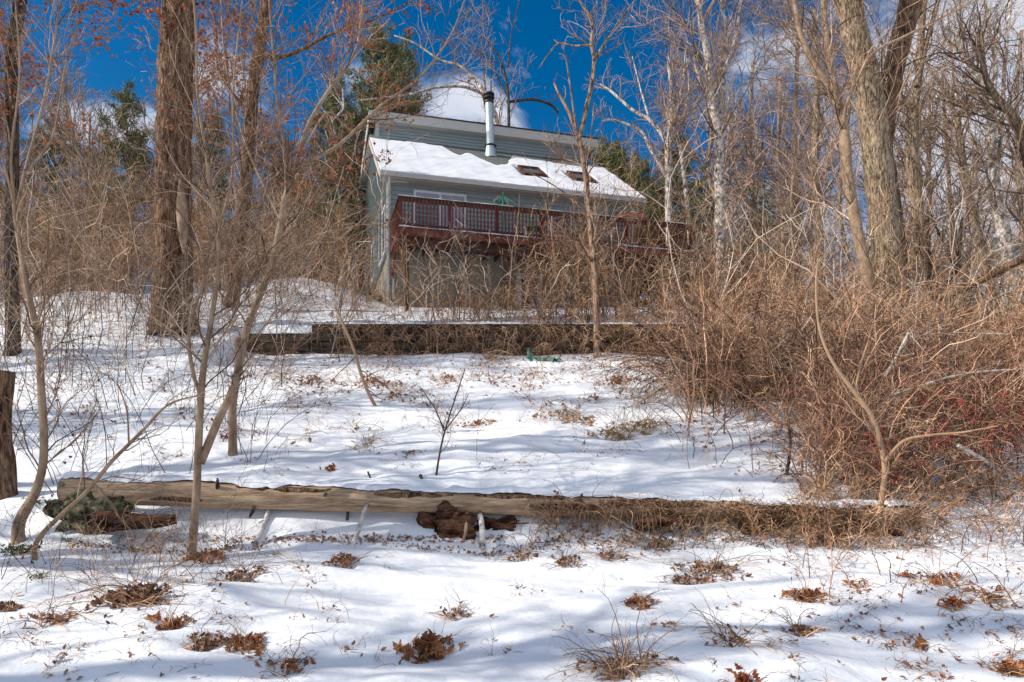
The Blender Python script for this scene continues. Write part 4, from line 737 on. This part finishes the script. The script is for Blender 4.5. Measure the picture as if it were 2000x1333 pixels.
thicket('vine_tangle','dry grassy vines hanging over the right half of the long log',[(1000,1800,6.35,6.7,150,(.2,.5),.0034,dict(droop=-.4,lean=1.0))],'grass',111,k1=4,k2=8,rmin=.0016,leaf=(350,.04,'leaf_dark'))
thicket('pale_stems','pale crooked stems standing out of the brush left of the house',[(-150,700,15,26,150,(2.5,5.5),.017,dict(wig=.2,droop=-.03)),(-150,420,12,17,40,(1.5,3.5),.012,dict(wig=.2))],'twig_pale',112,k1=4,k2=7,rmin=.005)
thicket('pale_stems','pale crooked vines hanging before the deck and foundation',[(790,1400,17.4,20.5,60,(1.6,3.4),.017,dict(wig=.22,droop=-.1))],'twig_pale',113,k1=4,k2=6,rmin=.006)
thicket('pale_stems','pale long stems crossing the right-hand thickets',[(1330,2150,12.5,26,170,(2.0,5.0),.016,dict(wig=.18,droop=-.06)),(1600,2150,7.6,11,50,(1.0,2.4),.007,dict(wig=.15,droop=-.12,lean=1.2))],'twig_pale',114,k1=4,k2=7,rmin=.0045)
thicket('arching_canes','coarse reddish arching canes looping out of the right-hand brush',[(1340,1700,9.5,14,110,(1.4,3.0),.011,dict(wig=.12,droop=-.2,lean=1.0)),(1600,2150,7.4,10.5,120,(1.0,2.4),.008,dict(wig=.12,droop=-.2,lean=1.1))],'brush_red',118,k1=4,k2=8,rmin=.003)
thicket('vine_tangle','dark matted vines and brush swallowing the right end of the long log',[(1560,2000,6.35,7.5,210,(.3,.95),.005,dict(wig=.2,droop=-.3,lean=1.2)),(1440,1700,6.2,6.6,70,(.15,.5),.004,dict(droop=-.3,lean=1.2))],'brush',119,k1=5,k2=14,rmin=.0022,leaf=(420,.045,'leaf_dark'))
thicket('low_brush','low leafless clumps poking through the snow mound beside the house',[(480,790,18.5,25,190,(.3,1.1),.007,dict(droop=-.2,lean=1.2))],'brush',115,k1=5,k2=10,rmin=.004)
thicket('dead_stems','thin dead weeds sticking up through the lower left snow',[(-40,600,4.6,6.4,55,(.15,.6),.0022,dict(droop=-.22,lean=.9)),(150,480,4.9,6.3,50,(.2,.8),.0025,dict(droop=-.18,lean=1.0))],'brush',116,k1=3,k2=5,rmin=.0012)
# hanging strands in front of log (right half)
g=G(5)
for (n,seed,m_,lab,lo_,hi_,up_,wg) in((170,1,'grass','tan dry grass strands hanging down the front of the long log',.15,.55,-.34,.16),(170,2,'brush','brown tangled vine ends spilling over the right half of the long log',.15,.6,-.26,.26),(130,3,'leaf_dark','dark dead fern fronds drooping over the right half of the long log',.12,.4,-.3,.22)):
    px=1040+690*g.uniform(0,1,n*4)**.75; dn=.5+.5*np.sin(px*.021+seed*2)*np.sin(px*.053+seed)+.35*np.sin(px*.13+seed); px=px[dn>g.uniform(.45,1.25,n*4)][:n]; n=len(px)
    t=(px-128)/(1790-128); c=la*(1-t)[:,None]+lb*t[:,None]; rr=.13*(1-t)+.085*t
    a=g.uniform(-.9,.75,n); pos=c+np.stack([np.zeros(n),-rr*np.cos(a),rr*np.sin(a)],1)+g.normal(size=(n,3))*np.array([.04,.02,.03]); d=np.stack([g.normal(size=n)*1.1,-np.abs(g.normal(size=n))*.8-.2,g.uniform(-.4,1.0,n)],1)
    P,R=walk(pos,d,g.uniform(lo_,hi_,n),np.full(n,.0032),g,8,wg,up_,.5,.0016)
    mb=MB().tubes(P,R,3); P2,R2=spawn(P,R,n*2,g,L=(.2,.6),K=5,up=0,upk=-.15,wig=.3,rf=.7,rmin=.0012); mb.tubes(P2,R2,3)
    tag(mb.build('hanging_grass',M[m_]),lab,'grass',kind='stuff')
px=g.uniform(1050,1720,800); q=[]
for p in px:
    t=(p-128)/(1790-128); c=la*(1-t)+lb*t; q.append(c+np.array([0,-.12-abs(g.normal())*.05,g.uniform(-.12,.10)]))
l_=MB(); oak_leaves(l_,np.array(q),.045,g,flat=.2); tag(l_.build('caught_leaves',M['leaf_dark']),'brown leaves caught in the vines over the long log','leaves',kind='stuff')
for (x_,z_,L_,s_) in((1.15,-.56,.5,61),(2.1,-.60,.45,62),(3.0,-.63,.6,63)):
    mb,_,_=logmesh((x_,6.62,z_),(x_+L_,6.66,z_-.01),.06,.05,s_,K=20,sides=16,amp=.1); tag(mb.build('rotten_log',M['rot'],smooth=True,loc=(x_,6.62,z_)),{61:'small dark rotten piece in the grass just right of mid log',62:'dark rotten piece under the grassy middle of the log right half',63:'dark rotten piece under the far right grassy end of the log'}[s_],'log')
# undergrowth on wall : grass strands hanging on the timber wall
n=520; g=G(6); x=g.uniform(-4.6,6.2,n); pos=np.stack([x,np.full(n,16.9),3.2-np.abs(g.normal(size=n))*.1],1); d=np.stack([g.normal(size=n)*.7,-np.abs(g.normal(size=n))*.5-.2,g.uniform(-.6,.5,n)],1)
P,R=walk(pos,d,g.uniform(.3,.95,n),np.full(n,.006),g,7,.2,-.35,.5,.003); tag(MB().tubes(P,R,3).build('hanging_vine',M['brush']),'fine dry strands trailing down the face of the long timber wall','vine',kind='stuff')

# ================================================================ LEAF CLUMPS AND LITTER
def clump(px,row,wpx,label,seed,nleaf=26,nst=18,m='leaf',size=.055,hh=.5,st='brush'):
    g=G(seed); c=GP(px,row); s=wpx/F*c[1]/2*1.4; nleaf=int(nleaf*2.3); size=size*1.1; hh=hh*.75; size*=1.15; o=empty('leaf_clump',tuple(c),label,'leaf clump')
    a=g.uniform(0,6.28,nleaf); r=g.uniform(0,1,nleaf)**.8*s*(1+.45*np.sin(a*2+g.uniform(0,6))+.2*np.sin(a*5)); p=np.stack([c[0]+r*np.cos(a),c[1]+r*np.sin(a)*.8,np.zeros(nleaf)],1); p[:,2]=terrain(p[:,0],p[:,1])+.01+(1-r/s)*s*hh*g.uniform(.1,1,nleaf)
    l=MB(); oak_leaves(l,p,size,g,flat=.35); l.build('leaves',M[m],o)
    if nst:
        a=g.uniform(0,6.28,nst); q=np.stack([c[0]+s*.6*np.cos(a)*g.uniform(0,1,nst),c[1]+s*.5*np.sin(a),np.zeros(nst)],1); q[:,2]=terrain(q[:,0],q[:,1])-.01
        d=np.stack([g.normal(size=nst),g.normal(size=nst)*.7,g.uniform(.3,1.2,nst)],1); P,R=walk(q,d,g.uniform(.5,2.4,nst)*s,np.full(nst,.0026),g,7,.2,-.2,.5,.0013)
        b=MB(); b.tubes(P,R,4); P2,R2=spawn(P,R,nst*3,g,L=(.2,.6),K=5,up=0,upk=-.08,wig=.25,rf=.7,rmin=.0009); b.tubes(P2,R2,3); b.build('stems',M[st],o)
    return o
for i,c in enumerate(cl):
    px,row,w,lb_,nl,ns,m,sz,hh=c; clump(px,row,w,lb_,300+i,nl,ns,m,sz,hh,'grass' if m=='grass' else 'brush')
# scattered litter (uncountable)
g=G(9); P=[]
for (p0,p1,r0,r1,n) in((230,1000,1050,1062,170),(450,1350,690,760,260),(0,2000,760,930,60),(1350,1700,760,930,200),(1050,1700,1010,1060,320),(0,560,1080,1333,14),(1560,2000,1080,1333,90),(0,420,640,760,120),(560,1550,1070,1333,5),(560,1000,1048,1062,160)):
    for _ in range(n):
        px=g.uniform(p0,p1); row=g.uniform(r0,r1); P.append(GP(px,row)+[0,0,.012])
P=np.array(P); lo=MB(); 
near=P[P[:,1]<9]; far=P[P[:,1]>=9]
oak_leaves(lo,near,.045,g,flat=.75); oak_leaves(lo,far,.08,g,flat=.6); tag(lo.build('leaf_litter',M['leaf']),'loose dry oak leaves scattered over the snow','leaves',kind='stuff')
g=G(10); x=g.uniform(-6.5,6.5,2200); y=6.45+.05*np.sin(x*3)+g.normal(size=2200)*.05+.0*x; k=(x>-4)&(x<1.2); x,y=x[k],y[k]; p=np.stack([x,y,terrain(x,y)+.008],1)
lo=MB(); tri_leaves(lo,p,np.full(len(p),.03),g,.7); tag(lo.build('soil_debris',M['leaf_dark']),'dark band of crumbled leaves and soil under the log','leaf litter',kind='stuff')
g=G(19); P=[]
for (p0,p1,r0,r1,n,th_) in((0,700,1075,1333,150,.25),(1500,2000,1060,1333,210,.15),(700,1500,1080,1333,60,.5),(480,1400,690,800,420,.1),(350,1400,800,930,160,.35),(0,480,640,900,200,.2),(560,780,540,640,200,-.2)):
    k=0
    for _ in range(n*6):
        px=g.uniform(p0,p1); row=g.uniform(r0,r1)
        if wn(px*.02,row*.05,W2)>th_: P.append(GP(px,row)); k+=1
        if k>=n: break
P=np.array(P); near=P[P[:,1]<9]; far=P[P[:,1]>=9]; lo=MB(); oak_leaves(lo,near+[0,0,.01],.04,g,flat=.6); oak_leaves(lo,far+[0,0,.03],.075,g,flat=.4); tag(lo.build('leaf_litter',M['leaf_dark']),'drifts of darker brown leaves and bits on the snow','leaves',kind='stuff')
lo=MB()
for Q_,sc_ in((near,.15),(far,.32)):
    n=len(Q_)*2; q=np.repeat(Q_,2,axis=0)+g.normal(size=(n,3))*[.04,.04,0]; q[:,2]=terrain(q[:,0],q[:,1])-.005; d=np.stack([g.normal(size=n),g.normal(size=n)*.8,g.uniform(.1,1.2,n)],1)
    P_,R_=walk(q,d,g.uniform(.3,1.5,n)*sc_,np.full(n,.010*sc_),g,7,.25,-.22,.5,.005*sc_); lo.tubes(P_,R_,3); P2,R2=spawn(P_,R_,n*2,g,L=(.2,.6),K=4,up=0,upk=-.1,wig=.3,rf=.7,rmin=.005*sc_); lo.tubes(P2,R2,3)
tag(lo.build('twig_litter',M['brush']),'small dry twigs and weed stems poking through the snow','twigs',kind='stuff')
# evergreen sprigs
def sprig(px,row,wpx,label,seed,n=60,sz=.045):
    g=G(seed); c=GP(px,row); s=wpx/F*c[1]/2; o=empty('evergreen_sprig',tuple(c),label,'plant')
    k=8; a=g.uniform(0,6.28,k); d=np.stack([np.cos(a),np.sin(a)*.6,g.uniform(.1,.5,k)],1); P,R=walk(np.tile(c,(k,1))+[0,0,.01],d,np.full(k,s*1.0),np.full(k,.002),g,6,.12,-.02,.5,.001); MB().tubes(P,R,4).build('stems',M['green'],o)
    q=P[:,1:].reshape(-1,3); q=q[g.choice(len(q),n)]; l=MB(); tri_leaves(l,q,np.full(n,sz),g,.35); l.build('leaves',M['green'],o); return o
sprig(45,1082,70,'bright green leafy sprig lying on snow at lower left',401,140,.05)
sprig(132,1060,24,'tiny green sprig between the bright sprig and the log',402,26,.03)
sprig(80,985,60,'dark green leaves tucked behind the swollen sapling foot',403,70,.04)
sprig(72,1130,40,'small green sprig on the twig at lower left',404,34,.035)
sprig(735,588,50,'dark ivy patch beside the downspout foot',405,120,.12)
# green netting lump
c=GP(1060,705); g=G(12); n=16; u=np.linspace(-.34,.42,40); v=np.linspace(0,1,n); U,V_=np.meshgrid(u,v,indexing='ij')
hz=.09+.17*np.exp(-((U+.3)/.09)**2)-.05*S((U-.1)/.4); zz=np.sin(V_*math.pi)*hz+.03*np.sin(U*30+V_*9)+.02*np.sin(U*55); yy=(V_-.5)*.4+.03*np.sin(U*22)
mb=MB(); ii=(np.arange(39)[:,None]*n+np.arange(n-1)[None,:]).ravel(); mb.add(np.stack([c[0]+U,c[1]+.1+yy,c[2]+zz-.01],-1).reshape(-1,3),np.stack([ii,ii+1,ii+n+1,ii+n],1)); tag(mb.build('green_netting',M['netting'],smooth=True,loc=tuple(c)),'crumpled green plastic netting at the foot of the timber wall','netting')
# ================================================================ NEIGHBOUR HOUSE (far right)
nb=empty('neighbour_house',(33.5,46,6.0),'white neighbour house glimpsed through the trees at right edge','house',rz=.15)
mb=MB(); mb.box(-5,5,-4,4,-1,6.2); mb.build('wall',M['nwhite'],nb,local=True)
mb=MB(); mb.add([(-5.4,-4.4,6.1),(5.4,-4.4,6.1),(5.4,4.4,6.1),(-5.4,4.4,6.1),(-5.4,0,8.2),(5.4,0,8.2)],[(0,1,5,4),(2,3,4,5),(0,3,2,1)],[(0,4,3),(1,2,5)]); mb.build('roof',M['shingle'],nb,local=True)
for (u,z) in((-3.4,3.6),(-.8,3.6),(1.8,3.6),(-3.4,.8),(-.8,.8)):
    mb=MB(); mb.box(u-.5,u+.5,-4.06,-4.0,z,z+1.5); f=mb.build('window',M['white'],nb,local=True); mb=MB()
    for (a,b,c_,d_) in((u-.42,u-.03,z+.08,z+.7),(u+.03,u+.42,z+.08,z+.7),(u-.42,u-.03,z+.8,z+1.42),(u+.03,u+.42,z+.8,z+1.42)): mb.box(a,b,-4.09,-4.061,c_,d_)
    mb.build('pane',M['glass'],f,local=True)
# trees just outside the frame on the left that throw the long shadows
for i,(x,y,h) in enumerate(((-12,6.5,13),(-15,9.0,14),(-11,4.3,12),(-17,12.5,13),(-9.5,2.0,12))):
    o=place('bare',i%4,0,10,h,'tall bare tree standing left of the view','bare trees left of the view'); o.location=(x,y,float(terrain(x,y))-.1)

# ================================================================ CAMERA, SUN, SKY
cam=bpy.data.cameras.new('camera'); co=bpy.data.objects.new('camera',cam); C.objects.link(co); co.rotation_euler=(math.pi/2,0,0)
cam.sensor_width=36; cam.lens=F/2000*36; cam.shift_y=(HY-666.5)/2000; cam.clip_end=3000; cam.clip_start=.05
sc=bpy.context.scene; sc.camera=co
sv=nrm(np.array([-.97,-.22,0])); el=math.radians(34); sd=Vector((sv[0]*math.cos(el),sv[1]*math.cos(el),math.sin(el)))
sun=bpy.data.lights.new('sun','SUN'); sun.energy=4.8; sun.angle=math.radians(.5); sun.color=(1,.93,.83); so=bpy.data.objects.new('sun',sun); C.objects.link(so); so.rotation_euler=sd.to_track_quat('Z','Y').to_euler()
w=bpy.data.worlds.new('World'); sc.world=w; w.use_nodes=True; n=w.node_tree.nodes; l=w.node_tree.links; bg=n['Background']; bg.inputs[1].default_value=.135
sk=n.new('ShaderNodeTexSky'); sk.sky_type='NISHITA'; sk.sun_disc=False; sk.sun_elevation=el; sk.sun_rotation=math.atan2(sd.x,sd.y); sk.air_density=1.0; sk.dust_density=.3; sk.ozone_density=3
tc=n.new('ShaderNodeTexCoord'); sp=n.new('ShaderNodeSeparateXYZ'); l.new(tc.outputs['Generated'],sp.inputs[0])
def math_(op,a,b=None,c=None):
    m=n.new('ShaderNodeMath'); m.operation=op
    for i,v in enumerate((a,b,c)):
        if v is None: continue
        if isinstance(v,(int,float)): m.inputs[i].default_value=v
        else: l.new(v,m.inputs[i])
    return m.outputs[0]
hs=n.new('ShaderNodeHueSaturation'); hs.inputs['Saturation'].default_value=1.45; hs.inputs['Value'].default_value=.74; l.new(sk.outputs[0],hs.inputs['Color'])
ym=math_('MAXIMUM',sp.outputs[1],.05); ax=math_('DIVIDE',sp.outputs[0],ym); az=math_('DIVIDE',sp.outputs[2],ym)
nz=n.new('ShaderNodeTexNoise'); nz.inputs['Scale'].default_value=7; nz.inputs['Detail'].default_value=10; nz.inputs['Roughness'].default_value=.66; nz.inputs['Distortion'].default_value=.4; l.new(tc.outputs['Generated'],nz.inputs['Vector'])
nb_=n.new('ShaderNodeMath'); nb_.operation='SUBTRACT'; l.new(nz.outputs['Fac'],nb_.inputs[0]); nb_.inputs[1].default_value=.5
tot=None
for (px,row,rx,ry,a) in((190,245,160,60,1.25),(430,150,90,80,.75),(720,160,70,60,.8),(880,205,105,72,.9),(1480,360,170,150,.6),(1900,250,430,520,1.15),(1800,60,280,300,1.0),(1000,560,900,150,.95)):
    dx=math_('DIVIDE',math_('SUBTRACT',ax,(px-HX)/F),rx/F); dz=math_('DIVIDE',math_('SUBTRACT',az,(HY-row)/F),ry/F)
    r=math_('ADD',math_('MULTIPLY',dx,dx),math_('MULTIPLY',dz,dz)); e=math_('MULTIPLY',math_('POWER',2.718,math_('MULTIPLY',r,-1.)),a); tot=e if tot is None else math_('MAXIMUM',tot,e)
bh=math_('MULTIPLY',math_('SUBTRACT',.25,sp.outputs[1]),2.2); up_=math_('MULTIPLY',math_('SUBTRACT',sp.outputs[2],.62),3.); tot=math_('MAXIMUM',tot,math_('MINIMUM',math_('MAXIMUM',bh,up_),.75))  # unseen cloud cover added behind camera and overhead to whiten the fill light
cov=math_('ADD',tot,math_('MULTIPLY',nb_.outputs[0],3.0))
mr=n.new('ShaderNodeMapRange'); mr.interpolation_type='SMOOTHSTEP'; mr.inputs[1].default_value=.30; mr.inputs[2].default_value=1.05; l.new(cov,mr.inputs[0])
mx=n.new('ShaderNodeMix'); mx.data_type='RGBA'; l.new(mr.outputs[0],mx.inputs[0]); l.new(hs.outputs[0],mx.inputs[6]); mx.inputs[7].default_value=(5.2,5.4,5.9,1); cm=n.new('ShaderNodeMix'); cm.data_type='RGBA'; n5=n.new('ShaderNodeTexNoise'); n5.inputs['Scale'].default_value=9; n5.inputs['Detail'].default_value=8; l.new(tc.outputs['Generated'],n5.inputs['Vector']); l.new(n5.outputs['Fac'],cm.inputs[0]); cm.inputs[6].default_value=(2.4,3.0,4.6,1); cm.inputs[7].default_value=(7.2,7.2,7.2,1); l.new(cm.outputs[2],mx.inputs[7])
l.new(mx.outputs[2],bg.inputs[0])
vs=sc.view_settings; vs.view_transform='Standard'; vs.look='None'; vs.gamma=1; vs.exposure=.12
sc.render.resolution_x=1024; sc.render.resolution_y=682
for o in list(bpy.data.objects):
    if '_o' in o: del o['_o']
